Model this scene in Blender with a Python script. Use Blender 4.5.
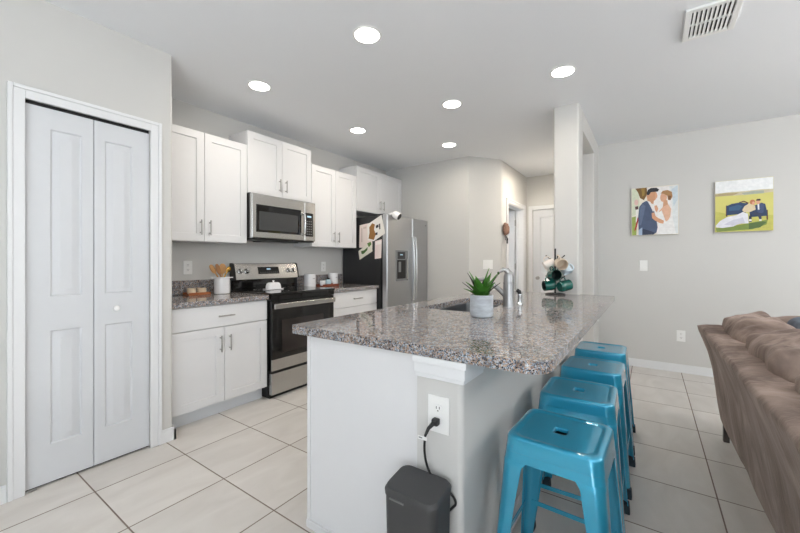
import bpy, bmesh, math, random
from mathutils import Vector, Matrix, noise
random.seed(7)
PI = math.pi
C = bpy.context.scene.collection
scene = bpy.context.scene
for o in list(bpy.data.objects):
    bpy.data.objects.remove(o)

# ------------------------------------------------------------------ camera
F_PX, YAW, HY, EYE = 360.42, 0.6049, 260.84, 1.2114
cam_d = bpy.data.cameras.new('camera'); cam = bpy.data.objects.new('camera', cam_d); C.objects.link(cam)
cam.location = (0, 0, EYE); cam.rotation_euler = (PI/2, 0, YAW)
cam_d.sensor_fit = 'HORIZONTAL'; cam_d.sensor_width = 36.0
cam_d.lens = F_PX/800*36.0
cam_d.shift_y = -(266.5-HY)/800
cam_d.clip_start = 0.05
scene.camera = cam

# ------------------------------------------------------------------ world, daylight, exposure
w = bpy.data.worlds.new('world'); scene.world = w; w.use_nodes = True
bg = w.node_tree.nodes['Background']; bg.inputs[0].default_value = (0.80, 0.90, 1.0, 1); bg.inputs[1].default_value = 1.0
def area(name, loc, rot, sx, sy, power, col):
    l = bpy.data.lights.new(name, 'AREA'); l.shape = 'RECTANGLE'; l.size = sx; l.size_y = sy
    l.energy = power; l.color = col
    o = bpy.data.objects.new(name, l); C.objects.link(o); o.location = loc; o.rotation_euler = rot
    return o
area('daylight_south', (2.2, -3.4, 1.25), (PI/2, 0, 0), 4.2, 2.2, 44, (0.93, 0.965, 1.0))
area('daylight_east', (4.15, 1.2, 1.35), (PI/2, 0, PI/2), 2.6, 1.7, 10, (0.93, 0.965, 1.0))
sl_ = bpy.data.lights.new('sun', 'SUN'); sl_.energy = 34.0; sl_.angle = .02; sl_.color = (.88, .945, 1)
so = bpy.data.objects.new('sun', sl_); C.objects.link(so); so.rotation_euler = (math.radians(46), 0, math.radians(-8))
gl = bpy.data.lights.new('living_fill', 'POINT'); gl.energy = 42; gl.shadow_soft_size = .16; gl.color = (1, .97, .93)  # added point light without a fixture, brightens the living side
go = bpy.data.objects.new('living_fill', gl); C.objects.link(go); go.location = (2.1, 2.7, 2.15)
scene.view_settings.view_transform = 'Standard'; scene.view_settings.look = 'None'
scene.view_settings.gamma = 1.0; scene.view_settings.use_curve_mapping = False
scene.view_settings.exposure = 0.45
LAMP = 2.6

# ------------------------------------------------------------------ materials
def lin(c):
    return tuple((x/255/12.92 if x/255 <= .04045 else ((x/255+.055)/1.055)**2.4) for x in c)
def mat(name, col, rough=.5, metal=0, spec=.5, noise_amt=0, noise_scale=20, bump=0, bump_scale=200, coat=0, emit=None, sheen=0, stretch=None, aniso=0):
    m = bpy.data.materials.new(name); m.use_nodes = True
    nt = m.node_tree; b = nt.nodes['Principled BSDF']
    c = lin(col)
    b.inputs['Base Color'].default_value = (*c, 1); b.inputs['Roughness'].default_value = rough
    b.inputs['Metallic'].default_value = metal; b.inputs['Specular IOR Level'].default_value = spec
    b.inputs['Coat Weight'].default_value = coat
    if sheen:
        b.inputs['Sheen Weight'].default_value = sheen
    if emit:
        b.inputs['Emission Color'].default_value = (*lin(emit[0]), 1); b.inputs['Emission Strength'].default_value = emit[1]
    tc = nt.nodes.new('ShaderNodeTexCoord'); mp = nt.nodes.new('ShaderNodeMapping')
    nt.links.new(tc.outputs['Object'], mp.inputs[0])
    if stretch: mp.inputs['Scale'].default_value = stretch
    n = nt.nodes.new('ShaderNodeTexNoise'); n.inputs['Scale'].default_value = noise_scale; n.inputs['Detail'].default_value = 4
    nt.links.new(mp.outputs[0], n.inputs['Vector'])
    if noise_amt:
        r = nt.nodes.new('ShaderNodeMix'); r.data_type = 'RGBA'
        r.inputs['A'].default_value = (*[max(0, x*(1-noise_amt)) for x in c], 1)
        r.inputs['B'].default_value = (*[min(1, x*(1+noise_amt)) for x in c], 1)
        nt.links.new(n.outputs[0], r.inputs['Factor']); nt.links.new(r.outputs['Result'], b.inputs['Base Color'])
    if bump:
        n2 = nt.nodes.new('ShaderNodeTexNoise'); n2.inputs['Scale'].default_value = bump_scale; n2.inputs['Detail'].default_value = 3
        nt.links.new(mp.outputs[0], n2.inputs['Vector'])
        bp = nt.nodes.new('ShaderNodeBump'); bp.inputs['Strength'].default_value = bump; bp.inputs['Distance'].default_value = .002
        nt.links.new(n2.outputs[0], bp.inputs['Height']); nt.links.new(bp.outputs[0], b.inputs['Normal'])
    return m

M_wall = mat('wall_paint', (208, 207, 204), .6, spec=.3, noise_amt=.012, noise_scale=3, bump=.12, bump_scale=260)
M_ceil = mat('ceiling_paint', (236, 238, 241), .8, spec=.2, bump=.35, bump_scale=130)
M_trim = mat('trim_paint', (230, 231, 232), .38, spec=.4, noise_amt=.01)
M_cab = mat('cabinet_paint', (224, 224, 225), .34, spec=.4, noise_amt=.01)
M_door = mat('door_paint', (214, 216, 219), .36, spec=.4, noise_amt=.01)
M_steel = mat('brushed_steel', (190, 189, 187), .27, metal=1, noise_amt=.08, noise_scale=60, stretch=(1, 1, 40))
M_steelv = mat('brushed_steel_door', (186, 187, 189), .33, metal=1, noise_amt=.06, noise_scale=30, stretch=(30, 30, .6))
M_chrome = mat('chrome', (214, 214, 214), .14, metal=1)
M_faucet = mat('satin_faucet_steel', (172, 172, 172), .32, metal=1)
M_nickel = mat('brushed_nickel', (170, 168, 165), .3, metal=1)
M_black = mat('black_plastic', (16, 16, 17), .32)
M_glass_black = mat('black_glass', (9, 9, 10), .06, spec=.5, coat=.3)
M_window_dark = mat('oven_window_glass', (44, 38, 36), .08, spec=.6)  # oven window with a brown reflection put into its colour
M_char = mat('charcoal_case', (37, 38, 40), .42, noise_amt=.06, bump=.2, bump_scale=400)
M_bin = mat('bin_plastic', (62, 62, 63), .5, noise_amt=.05, bump=.15, bump_scale=500)
M_dark = mat('dark_gap', (22, 22, 23), .7)
M_white = mat('white_plastic', (240, 240, 238), .35)
M_ceramic = mat('white_ceramic', (232, 232, 234), .15, coat=.4)
M_wood = mat('warm_wood', (168, 98, 52), .5, noise_amt=.25, noise_scale=14, stretch=(1, 1, 8))
M_wood_red = mat('reddish_wood', (128, 62, 40), .5, noise_amt=.25, noise_scale=14, stretch=(1, 1, 8))
M_utensil = mat('utensil_wood', (190, 142, 88), .5, noise_amt=.3, noise_scale=25)
M_wood_dark = mat('dark_utensil_wood', (150, 104, 62), .5, noise_amt=.25, noise_scale=25)
M_gold = mat('gold_metal', (205, 160, 80), .25, metal=1)
M_cream = mat('cream_ceramic', (226, 206, 178), .4)
M_blueglaze = mat('pale_blue_glaze', (168, 194, 206), .2, coat=.4)
M_green = mat('green_glaze', (18, 92, 82), .12, coat=.6, noise_amt=.2, noise_scale=30)
M_green_in = mat('green_inside_shade', (5, 30, 28), .5)  # darker green puts the shade inside the mugs into the colour
M_beige = mat('beige_glaze', (222, 206, 186), .25, coat=.3)
M_palepink = mat('blush_white_glaze', (236, 228, 222), .2, coat=.4)
M_paleblue = mat('pale_blue_mug_glaze', (205, 219, 228), .2, coat=.4)
M_teal = mat('turquoise_powder_coat', (52, 168, 204), .3, metal=.4, spec=.5, coat=1.0, noise_amt=.03)
M_tealcap = mat('dark_rubber', (30, 52, 62), .6)
M_steel_dark = mat('gunmetal_leg', (44, 46, 50), .4, metal=.5)
M_concrete = mat('mottled_concrete', (190, 195, 200), .7, noise_amt=.5, noise_scale=16, stretch=(1, 1, 3), bump=.4, bump_scale=60)
M_leaf = mat('green_leaf', (84, 146, 56), .42, noise_amt=.4, noise_scale=30)
M_leafdark = mat('leaf_underside', (58, 66, 50), .5, noise_amt=.3, noise_scale=30)
M_soil = mat('dark_soil', (45, 36, 30), .9, bump=.8, bump_scale=90)
M_cord = mat('black_rubber_cord', (24, 24, 25), .45)
M_rust = mat('brown_woven_knob', (142, 108, 92), .7, noise_amt=.55, noise_scale=60, bump=.5, bump_scale=120)
M_lens = mat('light_lens', (255, 255, 255), .5, emit=((255, 250, 242), 14))
M_sinksteel = mat('sink_steel', (150, 152, 155), .35, metal=1, noise_amt=.06, noise_scale=40)
M_pillow = mat('blue_grey_fabric', (96, 106, 120), .9, noise_amt=.5, noise_scale=24, bump=.4, bump_scale=150)
M_jean = mat('dark_slate_fabric', (70, 76, 88), .9, noise_amt=.3, noise_scale=40)
M_display = mat('clock_digits', (150, 175, 190), .4, emit=((150, 180, 200), .6))
M_panelgrey = mat('panel_grey_print', (120, 122, 124), .4)

def sofa_material():
    m = mat('brown_suede', (118, 98, 90), .95, spec=.15, sheen=.45, bump=.35, bump_scale=300)
    nt = m.node_tree; b = nt.nodes['Principled BSDF']
    b.inputs['Sheen Roughness'].default_value = .35
    b.inputs['Sheen Tint'].default_value = (*lin((186, 172, 165)), 1)
    tc = nt.nodes.new('ShaderNodeTexCoord'); mp = nt.nodes.new('ShaderNodeMapping'); mp.inputs['Scale'].default_value = (3.2, 2.6, 1.6)
    n = nt.nodes.new('ShaderNodeTexNoise'); n.inputs['Scale'].default_value = 1.5; n.inputs['Detail'].default_value = 5; n.inputs['Distortion'].default_value = 1.2
    r = nt.nodes.new('ShaderNodeValToRGB')
    r.color_ramp.elements[0].position = .32; r.color_ramp.elements[0].color = (*lin((100, 85, 78)), 1)
    r.color_ramp.elements[1].position = .68; r.color_ramp.elements[1].color = (*lin((164, 146, 136)), 1)
    nt.links.new(tc.outputs['Object'], mp.inputs[0]); nt.links.new(mp.outputs[0], n.inputs['Vector'])
    nt.links.new(n.outputs[0], r.inputs[0]); nt.links.new(r.outputs[0], b.inputs['Base Color'])
    wr = nt.nodes.new('ShaderNodeTexNoise'); wr.inputs['Scale'].default_value = 5.5; wr.inputs['Detail'].default_value = 2.5; wr.inputs['Distortion'].default_value = 1.6
    m2 = nt.nodes.new('ShaderNodeMapping'); m2.inputs['Scale'].default_value = (1.4, 2.2, .7); nt.links.new(tc.outputs['Object'], m2.inputs[0]); nt.links.new(m2.outputs[0], wr.inputs['Vector'])
    bp = nt.nodes.new('ShaderNodeBump'); bp.inputs['Strength'].default_value = .28; bp.inputs['Distance'].default_value = .03
    nt.links.new(wr.outputs[0], bp.inputs['Height'])
    old = b.inputs['Normal'].links[0].from_node
    nt.links.new(old.outputs[0], bp.inputs['Normal']); nt.links.new(bp.outputs[0], b.inputs['Normal'])
    return m
M_sofa = sofa_material()

def granite_material():
    m = bpy.data.materials.new('speckled_granite'); m.use_nodes = True
    nt = m.node_tree; b = nt.nodes['Principled BSDF']
    tc = nt.nodes.new('ShaderNodeTexCoord')
    dn = nt.nodes.new('ShaderNodeTexNoise'); dn.inputs['Scale'].default_value = 90; dn.inputs['Detail'].default_value = 2
    mx = nt.nodes.new('ShaderNodeMix'); mx.data_type = 'VECTOR'; mx.inputs['Factor'].default_value = .008
    nt.links.new(tc.outputs['Object'], dn.inputs['Vector'])
    nt.links.new(tc.outputs['Object'], mx.inputs['A']); nt.links.new(dn.outputs['Color'], mx.inputs['B'])
    def cells(scale):
        v = nt.nodes.new('ShaderNodeTexVoronoi'); v.inputs['Scale'].default_value = scale
        nt.links.new(mx.outputs['Result'], v.inputs['Vector'])
        s = nt.nodes.new('ShaderNodeSeparateColor'); nt.links.new(v.outputs['Color'], s.inputs[0])
        return s
    s1 = cells(280)
    r = nt.nodes.new('ShaderNodeValToRGB'); r.color_ramp.interpolation = 'CONSTANT'
    pal = [(0, (34, 37, 42)), (.10, (88, 93, 100)), (.22, (162, 140, 124)), (.41, (188, 166, 149)), (.56, (140, 150, 161)), (.76, (184, 192, 200)), (.92, (124, 106, 96))]
    e = r.color_ramp.elements
    e[0].position = 0; e[0].color = (*lin(pal[0][1]), 1); e[1].position = pal[1][0]; e[1].color = (*lin(pal[1][1]), 1)
    for p, c in pal[2:]:
        k = e.new(p); k.color = (*lin(c), 1)
    nt.links.new(s1.outputs[0], r.inputs[0])
    s2 = cells(70)
    r2 = nt.nodes.new('ShaderNodeValToRGB'); r2.color_ramp.interpolation = 'CONSTANT'
    r2.color_ramp.elements[0].color = (0, 0, 0, 1); r2.color_ramp.elements[1].position = .72; r2.color_ramp.elements[1].color = (.42, .42, .42, 1)
    nt.links.new(s2.outputs[1], r2.inputs[0])
    m2 = nt.nodes.new('ShaderNodeMix'); m2.data_type = 'RGBA'; m2.inputs['B'].default_value = (*lin((52, 50, 54)), 1)
    nt.links.new(r2.outputs[0], m2.inputs['Factor']); nt.links.new(r.outputs[0], m2.inputs['A'])
    nt.links.new(m2.outputs['Result'], b.inputs['Base Color'])
    b.inputs['Roughness'].default_value = .05; b.inputs['IOR'].default_value = 1.33
    return m
M_granite = granite_material()

def tile_material():
    m = bpy.data.materials.new('beige_floor_tile'); m.use_nodes = True
    nt = m.node_tree; b = nt.nodes['Principled BSDF']
    tc = nt.nodes.new('ShaderNodeTexCoord'); sx = nt.nodes.new('ShaderNodeSeparateXYZ')
    nt.links.new(tc.outputs['Object'], sx.inputs[0])
    def math_(op, a, bb=None):
        n = nt.nodes.new('ShaderNodeMath'); n.operation = op
        for i, v in enumerate((a, bb)):
            if v is None: continue
            if hasattr(v, 'links'): nt.links.new(v, n.inputs[i])
            else: n.inputs[i].default_value = v
        return n.outputs[0]
    T = .446
    gx = math_('DIVIDE', math_('ADD', sx.outputs[0], 2.39+T*40), T); gy = math_('DIVIDE', math_('ADD', sx.outputs[1], -.645+T*40), T)
    fx = math_('FRACT', gx); fy = math_('FRACT', gy)
    dx = math_('MINIMUM', fx, math_('SUBTRACT', 1.0, fx)); dy = math_('MINIMUM', fy, math_('SUBTRACT', 1.0, fy))
    d = math_('MINIMUM', dx, dy)
    g = nt.nodes.new('ShaderNodeMapRange'); g.inputs['From Min'].default_value = .006; g.inputs['From Max'].default_value = .0085
    nt.links.new(d, g.inputs['Value'])
    cb = nt.nodes.new('ShaderNodeCombineXYZ'); nt.links.new(math_('FLOOR', gx), cb.inputs[0]); nt.links.new(math_('FLOOR', gy), cb.inputs[1])
    wn = nt.nodes.new('ShaderNodeTexWhiteNoise'); wn.noise_dimensions = '3D'; nt.links.new(cb.outputs[0], wn.inputs['Vector'])
    off = nt.nodes.new('ShaderNodeVectorMath'); off.operation = 'MULTIPLY_ADD'
    off.inputs[1].default_value = (9, 9, 9)
    nt.links.new(wn.outputs['Color'], off.inputs[0]); nt.links.new(tc.outputs['Object'], off.inputs[2])
    st = nt.nodes.new('ShaderNodeMapping'); st.inputs['Scale'].default_value = (4.5, 1.6, 1); nt.links.new(off.outputs[0], st.inputs[0])
    n = nt.nodes.new('ShaderNodeTexNoise'); n.inputs['Scale'].default_value = 1.6; n.inputs['Detail'].default_value = 6; n.inputs['Distortion'].default_value = .8
    nt.links.new(st.outputs[0], n.inputs['Vector'])
    r = nt.nodes.new('ShaderNodeValToRGB')
    r.color_ramp.elements[0].position = .3; r.color_ramp.elements[0].color = (*lin((206, 201, 195)), 1)
    r.color_ramp.elements[1].position = .7; r.color_ramp.elements[1].color = (*lin((220, 216, 211)), 1)
    nt.links.new(n.outputs[0], r.inputs[0])
    hv = nt.nodes.new('ShaderNodeHueSaturation')
    vr = nt.nodes.new('ShaderNodeMapRange'); vr.inputs['To Min'].default_value = .955; vr.inputs['To Max'].default_value = 1.03
    nt.links.new(wn.outputs['Value'], vr.inputs['Value']); nt.links.new(vr.outputs[0], hv.inputs['Value']); nt.links.new(r.outputs[0], hv.inputs['Color'])
    mx = nt.nodes.new('ShaderNodeMix'); mx.data_type = 'RGBA'; mx.inputs['A'].default_value = (*lin((126, 112, 102)), 1)
    nt.links.new(g.outputs[0], mx.inputs['Factor']); nt.links.new(hv.outputs[0], mx.inputs['B'])
    nt.links.new(mx.outputs['Result'], b.inputs['Base Color'])
    rr = nt.nodes.new('ShaderNodeMapRange'); rr.inputs['To Min'].default_value = .8; rr.inputs['To Max'].default_value = .36
    nt.links.new(g.outputs[0], rr.inputs['Value']); nt.links.new(rr.outputs[0], b.inputs['Roughness'])
    bp = nt.nodes.new('ShaderNodeBump'); bp.inputs['Strength'].default_value = .5; bp.inputs['Distance'].default_value = .003
    nt.links.new(g.outputs[0], bp.inputs['Height']); nt.links.new(bp.outputs[0], b.inputs['Normal'])
    return m
M_tile = tile_material()

# ------------------------------------------------------------------ mesh helpers (all in world coordinates)
class MB:
    def __init__(s): s.bm = bmesh.new()
    def add(s, src, mi=0):
        for f in src.faces: f.material_index = mi
        me = bpy.data.meshes.new('tmp'); src.to_mesh(me); src.free(); s.bm.from_mesh(me); bpy.data.meshes.remove(me)
        return s
    def box(s, x0, x1, y0, y1, z0, z1, bev=0, seg=2, mi=0, M=None):
        b = bmesh.new(); bmesh.ops.create_cube(b, size=1)
        bmesh.ops.scale(b, vec=(x1-x0, y1-y0, z1-z0), verts=b.verts)
        bmesh.ops.translate(b, vec=((x0+x1)/2, (y0+y1)/2, (z0+z1)/2), verts=b.verts)
        if bev: bmesh.ops.bevel(b, geom=b.edges[:], offset=bev, segments=seg, profile=.5, affect='EDGES')
        if M: bmesh.ops.transform(b, matrix=M, verts=b.verts)
        return s.add(b, mi)
    def cyl(s, p0, p1, r0, r1=None, n=20, mi=0):
        r1 = r0 if r1 is None else r1
        p0, p1 = Vector(p0), Vector(p1); d = p1-p0
        b = bmesh.new(); bmesh.ops.create_cone(b, cap_ends=True, segments=n, radius1=r0, radius2=r1, depth=d.length)
        q = Vector((0, 0, 1)).rotation_difference(d.normalized()).to_matrix().to_4x4()
        bmesh.ops.transform(b, matrix=Matrix.Translation((p0+p1)/2) @ q, verts=b.verts)
        return s.add(b, mi)
    def tube(s, pts, r, n=10, mi=0, flat=None):
        pts = [Vector(p) for p in pts]; b = bmesh.new(); rings = []
        up = None
        for i, p in enumerate(pts):
            t = (pts[min(i+1, len(pts)-1)]-pts[max(i-1, 0)]).normalized()
            if up is None:
                up = Vector((0, 0, 1)) if abs(t.z) < .9 else Vector((1, 0, 0))
            a = (up-t*up.dot(t)).normalized(); up = a; c = t.cross(a)
            rr = r[i] if isinstance(r, (list, tuple)) else r
            fl = flat or (1, 1)
            rings.append([b.verts.new(p+a*math.cos(2*PI*k/n)*rr*fl[0]+c*math.sin(2*PI*k/n)*rr*fl[1]) for k in range(n)])
        for i in range(len(rings)-1):
            for k in range(n): b.faces.new((rings[i][k], rings[i][(k+1) % n], rings[i+1][(k+1) % n], rings[i+1][k]))
        b.faces.new(rings[0][::-1]); b.faces.new(rings[-1])
        bmesh.ops.recalc_face_normals(b, faces=b.faces[:])
        return s.add(b, mi)
    def lathe(s, prof, c, n=32, mi=0, M=None, sx=1, sy=1, caps=True):
        b = bmesh.new(); rings = []
        for r, z in prof:
            if r < 1e-5: rings.append([b.verts.new((0, 0, z))])
            else: rings.append([b.verts.new((r*sx*math.cos(2*PI*k/n), r*sy*math.sin(2*PI*k/n), z)) for k in range(n)])
        for A, B in zip(rings, rings[1:]):
            for k in range(n):
                k2 = (k+1) % n
                if len(A) == 1 and len(B) == 1: continue
                if len(A) == 1: b.faces.new((A[0], B[k2], B[k]))
                elif len(B) == 1: b.faces.new((A[k], A[k2], B[0]))
                else: b.faces.new((A[k], A[k2], B[k2], B[k]))
        if caps and len(rings[0]) > 1: b.faces.new(rings[0][::-1])
        if caps and len(rings[-1]) > 1: b.faces.new(rings[-1])
        bmesh.ops.recalc_face_normals(b, faces=b.faces[:])
        T = Matrix.Translation(c) @ (M or Matrix.Identity(4))
        bmesh.ops.transform(b, matrix=T, verts=b.verts)
        return s.add(b, mi)
    def prism(s, poly, z0, z1, mi=0, bev=0, M=None):
        b = bmesh.new(); lo = [b.verts.new((x, y, z0)) for x, y in poly]; hi = [b.verts.new((x, y, z1)) for x, y in poly]
        n = len(poly)
        top = b.faces.new(hi); bot = b.faces.new(lo[::-1])
        for k in range(n): b.faces.new((lo[k], lo[(k+1) % n], hi[(k+1) % n], hi[k]))
        bmesh.ops.recalc_face_normals(b, faces=b.faces[:])
        if bev: bmesh.ops.bevel(b, geom=list(set(top.edges[:]+bot.edges[:])), offset=bev, segments=3, profile=.5, affect='EDGES')
        if M: bmesh.ops.transform(b, matrix=M, verts=b.verts)
        return s.add(b, mi)
    def relief(s, O, U, V, N, W, H, T, rects, prof, mi=0, edge=.002):
        """a board W x H x T whose front face carries sunk or raised panels; prof is a list of (inset, depth)"""
        O, U, V, N = map(Vector, (O, U, V, N)); b = bmesh.new(); cache = {}
        def vt(u, v, n):
            k = (round(u, 5), round(v, 5), round(n, 5))
            if k not in cache: cache[k] = b.verts.new(O+U*u+V*v+N*n)
            return cache[k]
        def quad(*p):
            vs = [vt(*q) for q in p]
            if len(set(vs)) == 4: b.faces.new(vs)
        us = sorted({edge, W-edge, *[r[0] for r in rects], *[r[2] for r in rects]}); vs_ = sorted({edge, H-edge, *[r[1] for r in rects], *[r[3] for r in rects]})
        for u0, u1 in zip(us, us[1:]):
            for v0, v1 in zip(vs_, vs_[1:]):
                if any(r[0]-1e-6 <= u0 and u1 <= r[2]+1e-6 and r[1]-1e-6 <= v0 and v1 <= r[3]+1e-6 for r in rects): continue
                quad((u0, v0, 0), (u1, v0, 0), (u1, v1, 0), (u0, v1, 0))
        for r in rects:
            loops = [(r, 0.0)]+[((r[0]+i, r[1]+i, r[2]-i, r[3]-i), d) for i, d in prof]
            def cs(q, d): return [(q[0], q[1], d), (q[2], q[1], d), (q[2], q[3], d), (q[0], q[3], d)]
            for (qa, da), (qb, db) in zip(loops, loops[1:]):
                A, B = cs(qa, da), cs(qb, db)
                for k in range(4): quad(A[k], A[(k+1) % 4], B[(k+1) % 4], B[k])
            quad(*cs(*loops[-1]))
        # sides: split the front border at every grid line
        def strip(pts_front, pts_mid, pts_back):
            for a, bb in ((pts_front, pts_mid), (pts_mid, pts_back)):
                for k in range(len(a)-1): quad(a[k], a[k+1], bb[k+1], bb[k])
        def side(f):
            strip([f(t, 0, 1) for t in range(2)], [f(t, 1, 1) for t in range(2)], [f(t, 2, 1) for t in range(2)])
        e = edge
        fr = [(e, e), (W-e, e), (W-e, H-e), (e, H-e)]; ou = [(0, 0), (W, 0), (W, H), (0, H)]
        for k in range(4):
            k2 = (k+1) % 4
            quad((*fr[k], 0), (*fr[k2], 0), (*ou[k2], -e), (*ou[k], -e))
            quad((*ou[k], -e), (*ou[k2], -e), (*ou[k2], -T), (*ou[k], -T))
        quad((*ou[3], -T), (*ou[2], -T), (*ou[1], -T), (*ou[0], -T))
        bmesh.ops.recalc_face_normals(b, faces=b.faces[:])
        return s.add(b, mi)
    def poly(s, pts, mi=0):
        b = bmesh.new(); b.faces.new([b.verts.new(p) for p in pts]); return s.add(b, mi)
    def puff(s, c, sx, sy, sz, e1=.5, e2=.5, nu=28, nv=40, lump=0, freq=3, M=None, mi=0, seed=0):
        """a stuffed shape: superellipsoid with soft lumps"""
        def pw(v, e): return math.copysign(abs(v)**e, v)
        b = bmesh.new(); rings = []
        for i in range(nu+1):
            t = -PI/2+PI*i/nu; ring = []
            for k in range(nv):
                p = 2*PI*k/nv
                v = Vector((sx*pw(math.cos(t), e1)*pw(math.cos(p), e2), sy*pw(math.cos(t), e1)*pw(math.sin(p), e2), sz*pw(math.sin(t), e1)))
                if lump:
                    d = noise.noise(v*freq+Vector((seed, seed*2.3, 0))); d += .5*noise.noise(v*freq*2.7+Vector((0, seed, 5)))
                    v = v+v.normalized()*d*lump
                ring.append(v)
            rings.append(ring)
        vr = []
        for i, ring in enumerate(rings):
            if i in (0, nu): vr.append([b.verts.new(sum(ring, Vector())/nv)])
            else: vr.append([b.verts.new(v) for v in ring])
        for A, B in zip(vr, vr[1:]):
            for k in range(nv):
                k2 = (k+1) % nv
                if len(A) == 1: b.faces.new((A[0], B[k2], B[k]))
                elif len(B) == 1: b.faces.new((A[k], A[k2], B[0]))
                else: b.faces.new((A[k], A[k2], B[k2], B[k]))
        bmesh.ops.recalc_face_normals(b, faces=b.faces[:])
        bmesh.ops.transform(b, matrix=Matrix.Translation(c) @ (M or Matrix.Identity(4)), verts=b.verts)
        return s.add(b, mi)
    def build(s, name, mats, parent=None, smooth=40, loc=None):
        org = Vector(loc) if loc else (root_origin(parent) if parent else Vector((0, 0, 0)))
        if loc and parent: raise ValueError
        bmesh.ops.translate(s.bm, vec=-org, verts=s.bm.verts)
        me = bpy.data.meshes.new(name); s.bm.to_mesh(me); s.bm.free()
        for m in (mats if isinstance(mats, (list, tuple)) else [mats]): me.materials.append(m)
        if smooth:
            me.polygons.foreach_set('use_smooth', [True]*len(me.polygons)); me.set_sharp_from_angle(angle=math.radians(smooth))
        o = bpy.data.objects.new(name, me); C.objects.link(o)
        if smooth:
            wn = o.modifiers.new('weighted_normal', 'WEIGHTED_NORMAL'); wn.keep_sharp = True; wn.weight = 60
        if parent: o.parent = parent
        else: o.location = org
        return o
def root_origin(o):
    v = Vector(o.location)
    while o.parent: o = o.parent; v += Vector(o.location)
    return v
def tag(o, label=None, cat=None, group=None, kind=None):
    for k, v in (('label', label), ('category', cat), ('group', group), ('kind', kind)):
        if v: o[k] = v
    return o
def thing(name, label, cat, loc, group=None):
    o = bpy.data.objects.new(name, None); C.objects.link(o); o.location = loc; o.empty_display_size = .1
    return tag(o, label, cat, group)
def struct(o, label=None): return tag(o, label, None, None, 'structure')
def copy_tree(o, parent=None):
    c = o.copy(); C.objects.link(c)
    if parent: c.parent = parent
    for ch in list(o.children): copy_tree(ch, c)
    return c
def bar_handle(mb, a, b, n, out=.028, r=.0055, post=.012):
    """bar pull from a to b standing off along n"""
    a, b, n = Vector(a), Vector(b), Vector(n); d = (b-a).normalized()
    mb.cyl(a+n*out, b+n*out, r, n=12)
    for p in (a+d*post*1.6, b-d*post*1.6): mb.cyl(p, p+n*out, r*.8, n=10)
    return mb
def rounded_rect(x0, x1, y0, y1, r, n=6):
    pts = []
    for cx, cy, a0 in ((x1-r, y1-r, 0), (x0+r, y1-r, PI/2), (x0+r, y0+r, PI), (x1-r, y0+r, 1.5*PI)):
        for k in range(n+1): pts.append((cx+r*math.cos(a0+PI/2*k/n), cy+r*math.sin(a0+PI/2*k/n)))
    return pts
def corner(p, c0, c1, n=6):
    """points of a rounded wall corner around centre p from angle c0 to c1 (degrees), radius .02"""
    return [(p[0]+.02*math.cos(math.radians(c0+(c1-c0)*k/n)), p[1]+.02*math.sin(math.radians(c0+(c1-c0)*k/n))) for k in range(n+1)]

# ------------------------------------------------------------------ structure
ZC = 2.603
XW = -3.357                 # kitchen wall
XP = -2.66                  # pantry wall face
X1, Y0S, XE = -3.357, -3.5, 4.3
YR, YK, YH = 4.955, 4.468, 6.15
struct(MB().box(-3.6, 4.5, -3.7, 7.4, -.1, 0).build('floor', M_tile))
struct(MB().box(-3.6, 4.5, -3.7, 7.4, ZC, ZC+.1).build('ceiling', M_ceil))
struct(MB().box(XW-.12, XW, 1.03, YK+.12, 0, ZC).build('wall_kitchen', M_wall))
# pantry block
mb = MB()
mb.prism([(-2.77, 1.001), (XP, 1.001)]+corner((XP-.02, 1.117), 0, 90)+[(-2.77, 1.137)], 0, ZC)
mb.prism([(-2.77, .43), (-2.77, .328)]+corner((XP-.02, .348), -90, 0)+[(XP, .43)], 0, ZC)
mb.box(-2.77, XP, .43, 1.001, 2.058, ZC)
mb.box(XW, -2.77, 1.03, 1.137, 0, ZC); mb.box(XW, -2.77, .328, .425, 0, ZC)
struct(mb.build('wall_pantry', M_wall))
struct(MB().box(XW-.12, XW, Y0S, .328, 0, ZC).build('wall_west', M_wall))
struct(MB().prism([(XW, YK), (-1.972, YK), (-1.683, 4.858), (-1.683, 4.98), (-2.03, 4.59), (XW, 4.59)], 0, ZC).build('wall_back', M_wall))
# hall
mb = MB(); mb.box(-1.803, -1.683, 4.981, 5.17, 0, ZC); mb.box(-1.803, -1.683, 5.97, YH, 0, ZC); mb.box(-1.803, -1.683, 5.17, 5.97, 2.05, ZC)
struct(mb.build('wall_hall', M_wall))
mb = MB(); mb.box(-1.683, -1.585, YH, YH+.12, 0, ZC); mb.box(-.82, -.6, YH, YH+.12, 0, ZC); mb.box(-1.585, -.82, YH, YH+.12, 2.05, ZC)
struct(mb.build('wall_hall_end', M_wall))
struct(MB().box(-.76, -.38, 5.38, YH, 0, ZC).build('wall_hall_side', M_wall))
mb = MB(); mb.box(-3.4, -1.803, 7.1, 7.2, 0, ZC); mb.box(-3.5, -3.4, 4.59, 7.2, 0, ZC); mb.box(-1.803, -1.70, YH+.12, 7.2, 0, ZC)
struct(mb.build('wall_bedroom', M_wall))
# living side wall with its end, header over the opening and the square column at the island
mb = MB()
mb.prism([(-.718, YR+.12), (-.718, 4.56)]+corner((-.526, 4.58), -90, 0)+[(-.506, YR), (XE, YR), (XE, YR+.12)], 0, ZC)
mb.box(-.718, -.38, YR+.12, 5.38, 0, ZC)
struct(mb.build('wall_right', M_wall))
struct(MB().box(-.718, -.506, 3.722, 4.56, 2.42, ZC).build('wall_header', M_wall))
mb = MB(); mb.prism(corner((-.526, 3.512), -90, 0, 5)+corner((-.526, 3.702), 0, 90, 5)+corner((-.698, 3.702), 90, 180, 5)+corner((-.698, 3.512), 180, 270, 5), 0, ZC)
struct(mb.build('wall_column', M_wall))
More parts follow.
